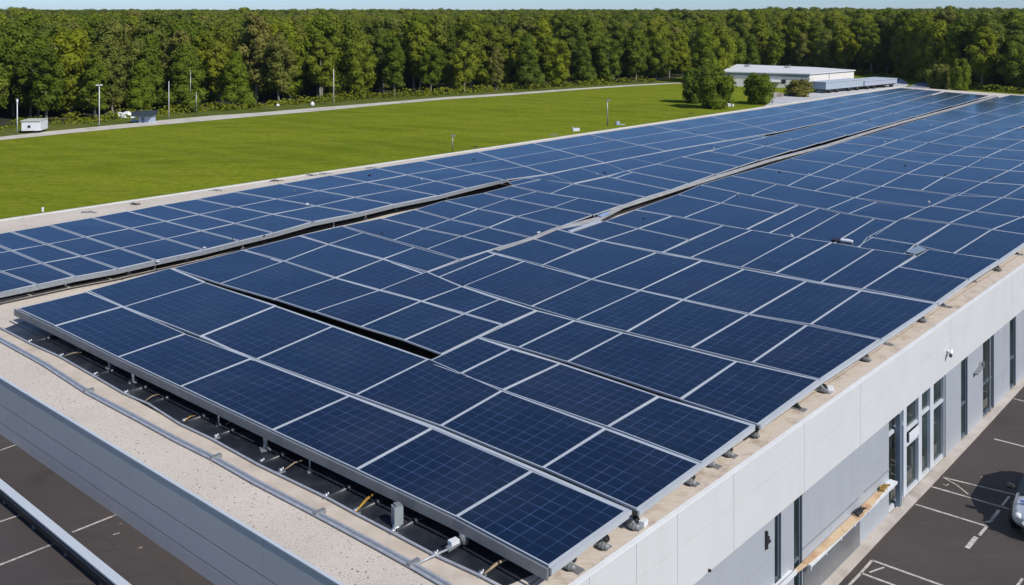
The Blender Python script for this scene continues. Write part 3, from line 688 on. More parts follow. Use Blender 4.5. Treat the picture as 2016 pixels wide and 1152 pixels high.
beam('walkway_rail', [(-12, 579), (72, 561.5), (147, 545.5), (231, 530.5), (306, 513.5), (400, 493.5), (471, 475.5), (538, 459.5), (613, 438.5), (704, 420.5), (774, 403.5), (861, 386.5), (919, 371.5), (1000, 352)], .07, ZP + .004, .17, GALV, 'long pale metal edge rail above the black slot of the left walkway', 'rail', 'R')
beam('side_rail', [(1082, 1118), (1235, 1006)], .05, ZP + .0, .13, ALU, 'bright aluminium side rail of the nearest panel row', 'rail', 'R')
beam('side_rail', [(1255, 1005), (1379, 913), (1483, 838)], .05, ZP + .0, .11, ALU, 'aluminium side rail of the second and third panel rows', 'rail', 'R')
beam('side_rail', [(1494, 836), (1613, 749), (1735, 669), (1843, 597)], .05, ZP, .11, ALU, 'aluminium side rail between the wall camera and the white fascia edge', 'rail', 'R')
beam('side_rail', [(1845, 596), (1909, 550), (1969, 512), (2082, 527 - 91)], .05, ZP, .11, ALU, 'aluminium side rail of the farthest rows in view on the car park side', 'rail', 'R')
# covered walkway two: pale cable tray with black slot
w2 = [(975, 492), (1010, 481), (1049, 468), (1094, 450), (1180, 428), (1223, 406), (1283, 387), (1358, 363), (1438, 338.5), (1512, 315.5), (1629, 285), (1700, 262.5), (1772, 241), (1897, 207), (1962, 188.5)]
beam('cable_tray', w2, .30, ZP + .02, .10, noisy('aged_tray_metal', (.36, .35, .33), (.52, .51, .49), 1.5, .6, .2), 'long worn pale cable tray crossing the whole panel field from front to back', 'cable tray')
# supports along walkway rail, posts of front edge
def jit(a): return rnd.uniform(-a, a)
# ------------------------------------------------------------------ dark membrane under the panels
mats = [(x, y) for x, y in mat_px]
back = [(1120, 1120), (1300, 985), (900, 760), (500, 570), (150, 590)]
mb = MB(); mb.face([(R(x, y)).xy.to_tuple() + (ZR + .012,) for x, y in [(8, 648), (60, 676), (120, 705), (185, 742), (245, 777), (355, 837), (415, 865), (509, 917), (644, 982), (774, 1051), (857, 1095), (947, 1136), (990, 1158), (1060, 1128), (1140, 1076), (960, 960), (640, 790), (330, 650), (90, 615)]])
o = mb.build('rubber_or_shade_sheet', RUBBER)
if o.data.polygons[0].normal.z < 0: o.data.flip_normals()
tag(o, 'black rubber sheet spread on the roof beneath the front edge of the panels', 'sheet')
def shade(px, label):  # black strip painting in the shade of slots and rail undersides
    mb = MB(); mb.face([R(x, y, .010) for x, y in px]); o = mb.build('rubber_or_shade_sheet', BLACK)
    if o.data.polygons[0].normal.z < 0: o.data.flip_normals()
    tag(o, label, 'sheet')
shade([(430, 590), (560, 632), (700, 674), (800, 706), (880, 733), (930, 712), (800, 672), (640, 620), (480, 570)], 'black liner painted at the bottom of the long slot between panel rows')
shade([(-30, 596), (147, 561), (306, 530), (538, 476), (774, 419), (1010, 368), (960, 360), (700, 395), (400, 465), (100, 530), (-60, 560)], 'black liner painted under the edge rail of the left walkway')
shade([(960, 505), (1094, 462), (1223, 416), (1358, 373), (1512, 328), (1700, 276), (1897, 216), (1970, 194), (1960, 188), (1880, 206), (1690, 258), (1500, 308), (1350, 352), (1200, 398), (1080, 438), (950, 482)], 'black liner painted below the worn cable tray across the field')
# shallow folds across the sheet
mb = MB()
for k, (x, y) in enumerate(mat_px[2:-2]):
    a = R(x, y, .014); b = a + wall_d * 1.6
    mb.tube([a, a.lerp(b, .5), b], [.05, .07, .05], 6)
tag(mb.build('sheet_folds', RUBBER, smooth=True), 'row of low rubber battens lying across the black sheet', 'battens', kind='stuff')
# conduit along the sheet
mb = MB(); mb.tube([R(x, y, .05) for x, y in mat_px], .028, 8); tag(mb.build('conduit', CONDUIT, smooth=True), 'thin pale conduit along the outer edge of the black rubber sheet', 'conduit')
# cable run: three pipes
run = thing('pipe_run', 'bundle of three parallel grey pipes across the gravel roof edge', 'pipe run', R(0, 668))
for off, r_, m_ in ((-.06, .03, CONDUIT), (0.0, .036, GALV), (.065, .03, CONDUIT)):
    mb = MB(); mb.tube([R(x, y, .045) + Vector((-.669, -.7435, 0)) * -off + Vector((0, 0, 0)) for x, y in tray_px], r_, 8, 0); mb.build('pipe', m_, run, True)
for (x, y) in [(425, 904), (814, 1114), (175, 773), (629, 1014)]:
    p = R(x, y); mb = MB(); mb.obox(p + front_n * .14 - front_d * .05 + Vector((0, 0, .005)), front_n * -.28, front_d * .1, (0, 0, .095)); mb.build('pipe_strap', ALU_D, run)
# clamps along the conduit
cl_px = [(58, 675), (120, 703), (187, 740), (247, 776), (362, 832), (425, 863), (515, 912), (553, 930), (642, 980), (700, 1010), (774, 1050), (857, 1095), (947, 1134)]
CL = {}
def make_clamp(p, label):
    t = thing('pipe_clamp', label, 'clamp', p, 'clamps along the conduit')
    mb = MB(); mb.box(p + Vector((0, 0, .012)), (.20, .13, .018), 0, .6); mb.build('foot_plate', GALV, t)
    mb = MB(); mb.tube([p + front_d * -.04 + Vector((0, 0, .05)), p + front_d * .04 + Vector((0, 0, .05))], .05, 12); mb.build('collar', GALV, t, True)
    mb = MB(); mb.tube([p + wall_d * .06 + Vector((0, 0, .02)), p + wall_d * .06 + Vector((0, 0, .10))], .014, 8); mb.build('bolt', WHITEP, t, True)
    return t
for i, (x, y) in enumerate(cl_px):
    make_clamp(R(x, y), 'small grey clamp holding the thin conduit, %s from the left along the black sheet' % ordn(i))
# posts under the front edge
post_px = [(157, 693, 'thin'), (216, 726, 'pipe'), (262, 752, 'pipe'), (430, 838, 'thin'), (522, 885, 'pipe'), (782, 1036, 'box'), (610, 930, 'thin')]
for i, (x, y, k) in enumerate(post_px):
    p = R(x, y); t = thing('support_post', '%s grey post carrying the front beam, %s from the left' % ({'thin': 'thin', 'pipe': 'round', 'box': 'thick square'}[k], ordn(i)), 'post', p, 'posts under the front beam')
    if k == 'box':
        mb = MB(); mb.box(p + Vector((0, 0, .24)), (.20, .20, .40), 0, .5); mb.build('shaft', plain('light_post_paint', (.25, .28, .29), .5), t)
        mb = MB(); mb.tube([p + Vector((0, -.12, .02)), p + Vector((0, -.12, .10))], [.11, .07], 14); mb.build('base_ring', GALV, t, True)
        mb = MB(); mb.box(p + Vector((0, 0, .46)), (.12, .16, .04), 0, .5); mb.build('cap_plate', ALU_D, t)
    else:
        r_ = .022 if k == 'thin' else .05
        mb = MB(); mb.tube([p, p + Vector((0, 0, ZP - .06))], r_, 10); mb.build('shaft', GALV, t, True)
        mb = MB(); mb.box(p + Vector((0, 0, .02)), (r_ * 5, r_ * 5, .02), 0, .4); mb.build('base_plate', GALV, t)
# yellow straps
for i, (x0, y0, x1, y1) in enumerate([(700, 1008, 742, 968), (953, 1130, 1005, 1098), (362, 830, 385, 818), (445, 836, 470, 826), (560, 925, 600, 905), (285, 790, 315, 776), (125, 702, 160, 694)]):
    a = R(x0, y0, .06); b = R(x1, y1, .10); lab = ['bright yellow strap hanging from the beam to the conduit, second post from the right', 'yellow brown strap near the right end of the black sheet', 'small yellow tie on the conduit in the middle of the black sheet', 'yellow wire ends under the beam, right of the small yellow tie', 'brown cord beneath the beam left of the bright yellow strap', 'short tan cord on the black sheet under the third panel', 'grey tan cord near the left corner of the black sheet'][i]
    m = MB(); mid = a.lerp(b, .5) + Vector((0, 0, .05)); m.tube([a, a.lerp(mid, .6), mid, b], [.02, .03, .032, .02] if i < 2 else [.012, .016, .016, .01], 7)
    tag(m.build('strap', YEL if i in (0, 2, 3) else noisy('tan_cord%d' % i, (.20, .15, .09), (.34, .26, .16), 6, .8), smooth=True), lab, 'strap')
# junction device near (895,1085)
p = R(880, 1092); dv = thing('junction_box', 'grey cylindrical junction with white box near the right end of the black sheet', 'junction box', p)
d_ = (wall_d * 1.0).normalized()
mb = MB(); mb.tube([p + d_ * .0 + Vector((0, 0, .10)), p + d_ * .45 + Vector((0, 0, .13))], .07, 14); mb.build('cylinder', ALU_D, dv, True)
mb = MB(); mb.tube([p + d_ * .46 + Vector((0, 0, .06)), p + d_ * .50 + Vector((0, 0, .32))], [.12, .09], 14); mb.build('end_cap', GALV, dv, True)
mb = MB(); mb.box(p + d_ * .22 + Vector((-.02, -.05, .2)), (.2, .14, .08), 0, .7); mb.build('box', WHITEP, dv)
mb = MB(); mb.tube([R(818, 1112, .05), R(845, 1098, .08), p + Vector((0, 0, .1))], .022, 8); mb.build('feed_pipe', CONDUIT, dv, True)
# ------------------------------------------------------------------ brackets along the right edge
br_px = [(1112, 1112), (1178, 1072), (1238, 1034), (1350, 948), (1388, 912), (1425, 893), (1476, 856), (1563, 803), (1613, 769), (1696, 708), (1733, 675), (1808, 632), (1851, 602), (1912, 554), (1958, 532), (1996, 500)]
for i, (x, y) in enumerate(br_px):
    p = R(x, y); rr = random.Random(i * 5 + 2)
    p = p + wall_n * .05; t = thing('edge_bracket', 'dark bracket with loose fittings holding the panel edge, %s from the front corner' % ordn(i), 'bracket', p, 'brackets along the right panel edge')
    w_ = rr.uniform(.8, 1.25)
    mb = MB(); mb.obox(p - wall_n * .16 - wall_d * .07, wall_n * .34 * w_, wall_d * .14, (0, 0, .025)); mb.build('foot', GALV if i % 3 else ALU_D, t)
    mb = MB(); a = p + wall_n * .1 * w_ + Vector((0, 0, .025))
    mb.face([a - wall_d * .03, a - wall_n * .24 - wall_d * .03, a - wall_n * .24 - wall_d * .03 + Vector((0, 0, .27))]); mb.face([a + wall_d * .03, a - wall_n * .24 + wall_d * .03 + Vector((0, 0, .27)), a - wall_n * .24 + wall_d * .03])
    mb.face([a - wall_d * .03, a - wall_n * .24 - wall_d * .03 + Vector((0, 0, .27)), a - wall_n * .24 + wall_d * .03 + Vector((0, 0, .27)), a + wall_d * .03]); mb.build('gusset', BLACK if i % 2 else ALU_D, t)
    t.scale = (1.45, 1.45, 1.3)
    if i in (0, 1, 2, 3, 4, 5, 6, 8, 9, 11, 14):
        for k in range(2):
            c = p + wall_n * (.02 + .09 * k) + wall_d * (.10 - .17 * k) + Vector((0, 0, .07))
            ax_ = (wall_n * (1 if k else .5) + wall_d * (.3 if k else -.8)).normalized()
            mb = MB(); mb.tube([c - ax_ * .08, c - ax_ * .05, c + ax_ * .05, c + ax_ * .08], [.030, .045, .045, .030], 10); mb.tube([c - ax_ * .012, c + ax_ * .012], .060, 10)
            mb.build('coil', BLACK if k == 0 else ALU_D, t)
    if i in (2, 8):
        mb = MB(); c = p + wall_n * .14 + wall_d * .12 + Vector((0, 0, .06)); mb.box(c, (.13, .09, .09), 0, rr.uniform(0, 1.5)); mb.build('connector', WHITEP, t)
# ------------------------------------------------------------------ small clips on the panel joints
clip_px = [(581, 377), (604, 402), (728, 345), (755, 366), (830, 353), (933, 314), (988, 362), (1175, 342), (1190, 340), (1380, 297), (1405, 291), (1477, 275), (1460, 275), (1502, 271), (1782, 326), (1829, 324), (1593, 343), (1535, 339), (1890, 290), (1739, 287), (1862, 345), (1935, 313), (2008, 326), (1952, 351), (1988, 388), (1829, 398), (1915, 415), (1452, 384), (1480, 385), (1267, 430), (1655, 418), (1742, 279), (1829, 282), (1893, 237), (1832, 247), (1710, 236), (1208, 276), (1170, 257 + 16), (1368, 261), (1290, 272), (1559, 464), (1250, 388), (1170, 427), (1060, 458), (752, 565 - 107), (897, 465), (403, 488), (520, 465), (252, 530), (310, 515), (458, 471), (617, 437), (776, 404)]
clipm = MB(); clipm.box((0, 0, .03), (.30, .16, .06), 0, .3); clipm.box((.10, .03, .075), (.10, .10, .05), 0, .1)
boltm = MB(); boltm.tube([(-.08, 0, .06), (-.08, 0, .13)], .025, 8)
c0 = clipm.build('body', GALV); b0 = boltm.build('bolt', ALU_D)
c0m, b0m = c0.data, b0.data
c1m = c0m.copy(); c1m.materials.clear(); c1m.materials.append(WHITEP); c2m = c0m.copy(); c2m.materials.clear(); c2m.materials.append(BLACK)
bpy.data.objects.remove(c0); bpy.data.objects.remove(b0)
for i, (x, y) in enumerate(clip_px):
    p = R(x, y, ZP); rr = random.Random(i)
    kindc = i % 3
    where = 'left band by the grass' if x < 800 and y < 480 else ('right far block' if x > 1512 else 'middle of the panel field')
    t = thing('cable_clip', '%s cable clip on a panel joint, %s of its kind from the left' % (['grey', 'white', 'black'][kindc], ordn(sorted([c[0] for c in clip_px]).index(x))), 'clip', p, 'clips on the panel joints')
    t.rotation_euler = (0, 0, rr.uniform(0, 3.1)); s_c = rr.uniform(.32, .6); t.scale = (s_c, s_c, s_c)
    for nm, me in (('body', (c0m, c1m, c2m)[kindc]), ('bolt', b0m)):
        o = bpy.data.objects.new(nm, me); C.objects.link(o); o.parent = t
# larger broken pieces
def slab(px4, z, th, mat, name, label, cat):
    q = [R(x, y, z) for x, y in px4]; mb = MB(); up = Vector((0, 0, th))
    n = len(q); mb.face([v + up for v in q]); mb.face(q[::-1])
    for i in range(n): mb.face([q[i], q[(i + 1) % n], q[(i + 1) % n] + up, q[i] + up])
    o = mb.build(name, mat); 
    import bmesh
    bm = bmesh.new(); bm.from_mesh(o.data); bmesh.ops.recalc_face_normals(bm, faces=bm.faces); bm.to_mesh(o.data); bm.free()
    return tag(o, label, cat)
slab([(1784, 497), (1800, 502), (1824, 492), (1806, 486)], ZP + .02, .05, noisy('pale_blue_film', (.16, .22, .28), (.28, .34, .38), 3, .4), 'loose_cover', 'pale blue triangular cover lying where two panel rows meet on the right', 'cover')
slab([(1656, 472), (1670, 473), (1680, 476), (1677, 478), (1655, 475)], ZP + .02, .06, WHITEP, 'loose_bracket', 'white loose bracket on the dark joint between panels near the right side', 'bracket')
slab([(1637, 470), (1655, 471), (1652, 477), (1638, 474)], ZP + .02, .05, BLACK, 'loose_plug', 'black plug lying beside the white loose bracket', 'plug')
slab([(1100, 449), (1118, 455), (1178, 436), (1172, 431)], ZP - .25, .02, BLACK, 'open_hatch', 'narrow black opening beside the worn cable tray in the middle of the field', 'hatch')
slab([(1118, 456), (1124, 458), (1186, 437), (1179, 434)], ZP - .01, .04, ALU, 'hatch_lip', 'pale lip along the narrow black opening by the cable tray', 'rail')
slab([(1176, 426), (1184, 428), (1202, 421), (1194, 419)], ZP + .03, .05, noisy('blue_tape', (.22, .33, .52), (.35, .45, .6), 4, .5), 'blue_sleeve', 'blue sleeve wrapped on the cable tray at the middle of the field', 'sleeve')
# debris on the roof's grass-side strip
deb = [(174, 419), (265, 403), (427, 375), (614, 346), (640, 343), (546, 357), (728, 332), (935, 290), (1090, 266), (1362, 224)]
for i, (x, y) in enumerate(deb):
    p = R(x, y); rr = random.Random(i + 40); mb = MB()
    for k in range(3): mb.tube([p + Vector((rr.uniform(-.5, .5), rr.uniform(-.3, .3), .02)), p + Vector((rr.uniform(-.3, .3), rr.uniform(-.2, .2), .09)), p + Vector((rr.uniform(-.5, .5), rr.uniform(-.3, .3), .02))], .02, 5)
    mb.box(p + Vector((0, 0, .04)), (.16, .10, .07), 0, rr.uniform(0, 3))
    tag(mb.build('cable_offcut', BLACK if i % 2 else ALU_D), 'twisted cable scrap on the roof edge beside the grass, %s from the left' % ordn(sorted(d[0] for d in deb).index(x)), 'cable scrap', 'cable scraps on the roof edge')
# supports under walkway rail
sup = [(60, 575), (133, 561), (254, 540), (305, 531), (368, 513), (478, 490), (657, 449), (720, 432), (780, 413), (880, 392)]
for i, (x, y) in enumerate(sup):
    p = R(x, y); mb = MB(); mb.tube([p, p + Vector((0, 0, ZP - .15))], .025, 8); mb.box(p + Vector((0, 0, .02)), (.2, .16, .04), 0, .5)
    tag(mb.build('rail_foot', GALV), 'short grey foot under the left walkway rail, %s from the left' % ordn(i), 'rail foot', 'feet under the walkway rail')
# poles and boxes at the roof's grass side
def lamp(name, label, x, yb, yt, z, r_, head, mat=GALV, cat='lamp post'):
    p = P(x, yb, z); top = HC - (yt - HY) * p.y / F
    t = thing(name, label, cat, p)
    mb = MB(); mb.tube([p, (p.x, p.y, top)], [r_, r_ * .75], 8); mb.build('pole', mat, t, True)
    k = p.y / F
    mb = MB()
    if head == 'T':
        mb.box((p.x, p.y, top), (11 * k, .18, 1.6 * k)); mb.box((p.x - 4 * k, p.y, top + .5 * k), (4 * k, .3, 2 * k)); mb.box((p.x + 4 * k, p.y, top + .5 * k), (4 * k, .3, 2 * k))
    elif head == 'cap': mb.tube([(p.x, p.y, top - 5 * k), (p.x, p.y, top + 1 * k)], [2.2 * k, 1.6 * k], 8)
    elif head == 'arm': mb.box((p.x + 1.5 * k, p.y, top), (7 * k, .2, 2.6 * k))
    else: return t
    mb.build('lamp_head', WHITEP if head != 'arm' else ALU_D, t); return t
lamp('roof_mast', 'short mast with square head at the roof edge, left one of two', 891, 297, 267, ZR, .04, 'arm', cat='mast')
lamp('roof_mast', 'taller mast with flat head at the roof edge beside the white box', 1196, 248.5, 197, ZR, .05, 'arm', cat='mast')
lamp('street_lamp', 'white lamp post with double head by the gravel track', 195.5, 249, 168, 0, .07, 'T', WHITEP)
lamp('street_lamp', 'short white lamp post beside the small trailer', 34, 263, 196, 0, .075, 'cap', WHITEP)
lamp('pole', 'thin pale pole standing in the verge right of the dark hut', 332.5, 235, 160, 0, .055, '', WHITEP, 'pole')
lamp('pole', 'tallest thin grey pole in front of the trees', 375, 222, 138, 0, .055, '', GALV, 'pole')
lamp('pole', 'thin grey pole right beside the tallest one', 386.5, 228, 180, 0, .06, '', GALV, 'pole')
lamp('pole', 'pale pole at the forest edge above the middle of the field', 657, 207, 136, 0, .06, '', WHITEP, 'pole')
lamp('yard_lamp', 'pale lamp post with side arm behind the white warehouse', 1483, 131, 100, 0, .16, 'T', WHITEP)
mb = MB(); p = R(1134, 258); mb.box(p + Vector((0, 0, .13)), (.62, .3, .26), 0, .2); mb.box(p + Vector((-.31, 0, .2)), (.06, .34, .3), 0, .2); tag(mb.build('roof_vent_box', WHITEP), 'small white box on the roof edge left of the taller mast', 'vent box')
mb = MB(); p = R(1216, 246); mb.box(p + Vector((0, 0, .17)), (.34, .3, .34), 0, .3); mb.box(p + Vector((.45, 0, .04)), (.5, .1, .08), 0, .3); tag(mb.build('roof_vent_box', plain('grey_blue_box', (.38, .42, .48), .5)), 'small grey box on the roof edge right of the taller mast', 'vent box')

# ------------------------------------------------------------------ background: trailer, hut, white sheets
def at(x, y): return P(x, y, 0)
p = at(58, 263); k = p.y / F
tr = thing('site_trailer', 'small white trailer with one dark window beside the gravel track', 'trailer', p)
hh = 19 * k
mb = MB(); mb.box((p.x, p.y + 1.4, .35 + hh / 2), (36 * k, 2.6, hh), 0, .12); mb.build('body', WHITEP, tr)
mb = MB(); mb.box((p.x - .02, p.y + 1.35, .38 + hh), (38 * k, 2.8, .09), 0, .12); mb.build('roof', plain('cream_roof', (.5, .5, .44), .6), tr)
mb = MB(); mb.box((p.x - 1 * k, p.y + .03, .35 + hh * .45), (5 * k, .06, 4.5 * k), 0, .12); mb.build('window', DARKIN, tr)
for sx in (-8, 9):
    mb = MB(); mb.tube([(p.x + sx * k, p.y + .25, .3), (p.x + sx * k, p.y + .5, .3)], .3, 14); mb.build('wheel', BLACK, tr, True)
p = at(285, 242.5); k = p.y / F
ht = thing('hut', 'small pale blue hut with dark overhanging roof beside the gravel track', 'hut', p)
mb = MB(); mb.box((p.x, p.y + .9, 7 * k), (24 * k, 1.8, 14 * k)); mb.build('wall', plain('pale_blue_wall', (.40, .48, .60), .6), ht)
mb = MB(); mb.box((p.x - 4 * k, p.y + .7, 18 * k), (38 * k, 2.8, 8 * k)); mb.build('roof', plain('dark_green_roof', (.03, .045, .06), .6), ht)
mb = MB(); mb.box((p.x - 4 * k, p.y - .02, 6 * k), (6 * k, .05, 11 * k)); mb.build('door', plain('blue_door', (.12, .18, .28), .6), ht)
def tarp(x, y, w, h, label, seed, col=WHITEP):
    p = at(x, y); k = p.y / F; rr = random.Random(seed); mb = MB(); nx = 7
    prev = None; up = [h * k * rr.uniform(.4, 1) for _ in range(nx)]
    for j in range(nx - 1):
        xa = p.x - w * k / 2 + w * k * j / (nx - 1); xb = xa + w * k / (nx - 1)
        mb.face([(xa, p.y, .05), (xb, p.y, .05), (xb, p.y + .5, up[j + 1]), (xa, p.y + .5, up[j])]); mb.face([(xa, p.y + .5, up[j]), (xb, p.y + .5, up[j + 1]), (xb, p.y + 2.2, .1), (xa, p.y + 2.2, .1)])
        mb.face([(xa, p.y, .05), (xa, p.y + .5, up[j]), (xa, p.y + 2.2, .1)]) if j == 0 else None
    mb.face([(p.x + w * k / 2, p.y, .05), (p.x + w * k / 2, p.y + .5, up[-1]), (p.x + w * k / 2, p.y + 2.2, .1)][::-1])
    tag(mb.build('white_tarpaulin', col), label, 'tarpaulin')
tarp(245, 233, 36, 17, 'largest crumpled white tarpaulin left of the hut', 3)
tarp(216, 226, 22, 9, 'flat white tarpaulin furthest left behind the double headed lamp', 4)
tarp(458, 212, 16, 6, 'small white tarpaulin in the verge under the tall trees', 5)
tarp(474, 211, 18, 7, 'second small white tarpaulin in the verge, just right of the first', 6)
tarp(263, 240, 14, 5, 'low white sheet at the foot of the hut', 8)
mb = MB(); p = at(615, 209); mb.tube([p, p + Vector((0, 0, .35)), p + Vector((0, 0, .75))], [.3, .38, .12], 12); tag(mb.build('white_drum', WHITEP, smooth=True), 'small white drum beside the track below the forest', 'drum')
mb = MB(); p = at(547, 209); mb.tube([p, p + Vector((0, 0, .2)), p + Vector((0, 0, .4))], [.3, .28, .1], 10); tag(mb.build('white_drum', WHITEP, smooth=True), 'low white bucket left of the white drum at the forest edge', 'drum')
mb = MB(); p = at(84, 417); mb.tube([p, p + Vector((0, 0, .3)), p + Vector((0, 0, .36))], [.09, .1, .05], 8); tag(mb.build('marker_cap', WHITEP), 'tiny white marker in the grass by the roof edge', 'marker')
# warehouse
def P3(x, y, z): return P(x, y, z)
zt = 3.0
a = P(1594, 145.5, zt); b = P(1681, 138.5, zt); c = P(1604, 133.2, zt); d = P(1452, 127.2, zt); e = P(1422, 141, zt)
wh = thing('warehouse', 'low white warehouse with pale flat roof in front of the dark forest', 'warehouse', (a.x, a.y, 0))
mb = MB(); mb.prism([(v.x, v.y) for v in (a, b, c, d, e)], 0, zt - .12); mb.build('wall', plain('white_sheet_wall', (.74, .72, .68), .6), wh)
def grow(v, s):
    m = (a + b + c + d + e) / 5; w = v + (v - m).normalized() * s; return (w.x, w.y)
mb = MB(); mb.prism([grow(v, .35) for v in (a, b, c, d, e)], zt - .12, zt + .08); mb.build('roof', plain('pale_metal_roof', (.66, .67, .67), .6), wh)
df = (e - a); df.z = 0; dL = df.length; df.normalize(); nf = Vector((-df.y, df.x, 0)); nf = nf if nf.y < 0 else -nf
mb = MB(); mb.obox(Vector((a.x, a.y, 1.75)) + nf * .0, df * dL, nf * .05, (0, 0, 1.1)); mb.build('cladding_band', plain('grey_band', (.34, .36, .38), .6), wh)
for (s, w_, z0, h_) in ((4.7, .9, .9, .75), (1.3, .6, 1.3, .45), (9.5, .6, 1.5, .4)):
    mb = MB(); mb.obox(Vector((a.x, a.y, z0)) + df * s + nf * .055, df * w_, nf * .03, (0, 0, h_)); mb.build('window', DARKIN, wh)
mb = MB(); mb.obox(Vector((a.x, a.y, 1.2)) + df * 5.6 + nf * .055, df * 3.2, nf * 1.2, (0, 0, .1)); mb.build('canopy', WHITEP, wh)
mb = MB(); db = (b - a); db.z = 0; lb3 = db.length; db.normalize(); nb = Vector((db.y, -db.x, 0)); mb.obox(Vector((a.x, a.y, .3)) + db * lb3 * .42 + nb * .01, db * .12, nb * .06, (0, 0, 2.5)); mb.build('downpipe', GALV, wh)
mb = MB(); mb.obox(Vector((a.x, a.y, 1.1)) + db * lb3 * .7 + nb * .01, db * 4, nb * .05, (0, 0, .2)); mb.build('sign_band', ALU_D, wh)
for (x, y, nm) in ((1549, 134, 'left'), (1470, 132, 'far left')):
    p = P(x, y, zt + .08); mb = MB(); mb.box(p + Vector((0, 0, .25)), (.8, .6, .5)); mb.tube([p + Vector((.7, 0, 0)), p + Vector((.7, 0, .9))], .07, 8); tag(mb.build('roof_unit', ALU_D), 'small grey unit on the warehouse roof, %s one' % nm, 'roof unit')
# low sheds right of the warehouse
def shed(x0, x1, yb, ht_, dep, col, label):
    p0 = at(x0, yb); p1 = at(x1, yb - (x1 - x0) * .10); t = thing('cargo_trailer', label, 'trailer', p0)
    d = (p1 - p0); L = d.length; d.normalize(); n = Vector((-d.y, d.x, 0)); n = n if n.y > 0 else -n
    mb = MB(); mb.obox(p0 + Vector((0, 0, .75)), d * L, n * dep, (0, 0, ht_)); mb.build('body', col, t)
    mb = MB(); mb.obox(p0 + Vector((0, 0, .75 + ht_)) - d * .1 - n * .1, d * (L + .2), n * (dep + .2), (0, 0, .1)); mb.build('roof', plain('trailer_roof' + label[:4], (.48, .52, .60), .5), t)
    for s in (.12, .3, .62, .85):
        mb = MB(); c = p0 + d * L * s; mb.tube([c + Vector((0, 0, .42)), c + n * .5 + Vector((0, 0, .42))], .42, 14); mb.build('wheel', BLACK, t, True)
    mb = MB(); mb.obox(p0 + Vector((0, 0, .5)) + n * .3 + d * .3, d * (L - .6), n * (dep - .6), (0, 0, .24)); mb.build('chassis', BLACK, t)
shed(1626, 1700, 184.5, 1.35, 3.0, plain('blue_grey_trailer', (.34, .40, .46), .5), 'pale blue grey cargo trailer parked closest to the warehouse')
shed(1702, 1766, 177, .9, 5.0, plain('slate_trailer', (.36, .40, .50), .5), 'slate blue low trailer at the far corner of the panel roof')
mb = MB(); p = at(1527, 191); 
for dx, dy, s_ in ((0, 0, .8), (1.1, .2, .6), (.6, .8, .7)): mb.box(p + Vector((dx, dy, s_ / 2)), (s_ * 1.2, s_, s_), 0, dx)
tag(mb.build('crate_pile', noisy('brown_crates', (.20, .15, .12), (.5, .45, .4), 2, .8)), 'small pile of brown and pale crates beside the low bush', 'crates')
mb = MB(); p = at(1435, 209.5)
for dx, s_ in ((0, .5), (.6, .35), (-.5, .3)): mb.box(p + Vector((dx, 0, s_ / 2)), (s_, s_, s_), 0, dx)
tag(mb.build('crate_pile', WHITEP), 'white boxes on the grass at the foot of the dark round tree', 'crates')

# ------------------------------------------------------------------ trees
def crown_mesh(name, h, wdt, zb, seed, nl=24, ql=150, leaf=.25, shape='oval'):
    r_ = random.Random(seed); v = []; f = []; lv = []
    def add(pts, val):
        n = len(v); v.extend(pts); f.append(tuple(range(n, n + len(pts)))); lv.append(val)
    H = h - zb
    lobes = []
    for i in range(nl):
        u = (i + .5) / nl
        zz = zb + H * (0.06 + .90 * u)
        prof = {'oval': math.sin(math.pi * min(1, u * .86 + .12)) ** .62, 'cone': (1 - u) ** .75 * .95 + .12, 'round': math.sin(math.pi * (u * .9 + .05)) ** .5, 'bush': (1 - u * .8) ** .5}[shape]
        rad = wdt / 2 * prof
        ang = i * 2.399 + r_.uniform(-.5, .5); rr = rad * math.sqrt(r_.uniform(.12, 1.0)) * .86
        lr = wdt * r_.uniform(.16, .29) * (1.12 - .35 * u)
        lobes.append((Vector((rr * math.cos(ang), rr * math.sin(ang), zz)), lr))
    for c, lr in lobes:
        val0 = r_.uniform(.15, .75)
        sx, sy, sz = r_.uniform(.85, 1.15), r_.uniform(.85, 1.15), r_.uniform(.75, 1.05)
        # solid heart of the leaf cluster
        ns, nr = 7, 4; ring = []
        for a in range(nr + 1):
            th = math.pi * a / nr; row = []
            for k in range(ns):
                ph = 2 * math.pi * (k + .5 * (a % 2)) / ns; q = Vector((math.sin(th) * math.cos(ph) * sx, math.sin(th) * math.sin(ph) * sy, math.cos(th) * sz))
                q *= lr * .80 * (1 + .35 * noise.noise(q * 2.3 + c)); row.append(c + q)
            ring.append(row)
        for a in range(nr):
            for k in range(ns):
                q = [ring[a + 1][k], ring[a + 1][(k + 1) % ns], ring[a][(k + 1) % ns], ring[a][k]]
                add([tuple(x) for x in q], val0 * .8)
        for _ in range(ql):
            z_ = r_.uniform(-.75, 1); ph = r_.uniform(0, 6.283); s_ = math.sqrt(max(0, 1 - z_ * z_))
            nrm = Vector((s_ * math.cos(ph), s_ * math.sin(ph), z_))
            q = c + Vector((nrm.x * sx, nrm.y * sy, nrm.z * sz)) * lr * r_.uniform(.80, 1.12)
            nn = (nrm + Vector((r_.gauss(0, .42), r_.gauss(0, .42), r_.gauss(.25, .4)))).normalized()
            t1 = nn.cross(Vector((r_.gauss(0, 1), r_.gauss(0, 1), r_.gauss(0, 1)))).normalized(); t2 = nn.cross(t1)
            L = leaf * r_.uniform(.6, 1.25)
            a1, a2 = t1 * L, t2 * L * .62
            add([tuple(q - a1), tuple(q - a2 * .9), tuple(q + a1), tuple(q + a2)], min(1, max(0, val0 + r_.uniform(-.14, .22))))
    me = bpy.data.meshes.new(name); me.from_pydata(v, [], f); me.materials.append(LEAF)
    at_ = me.attributes.new('lv', 'FLOAT', 'FACE'); at_.data.foreach_set('value', lv)
    me.update(); return me
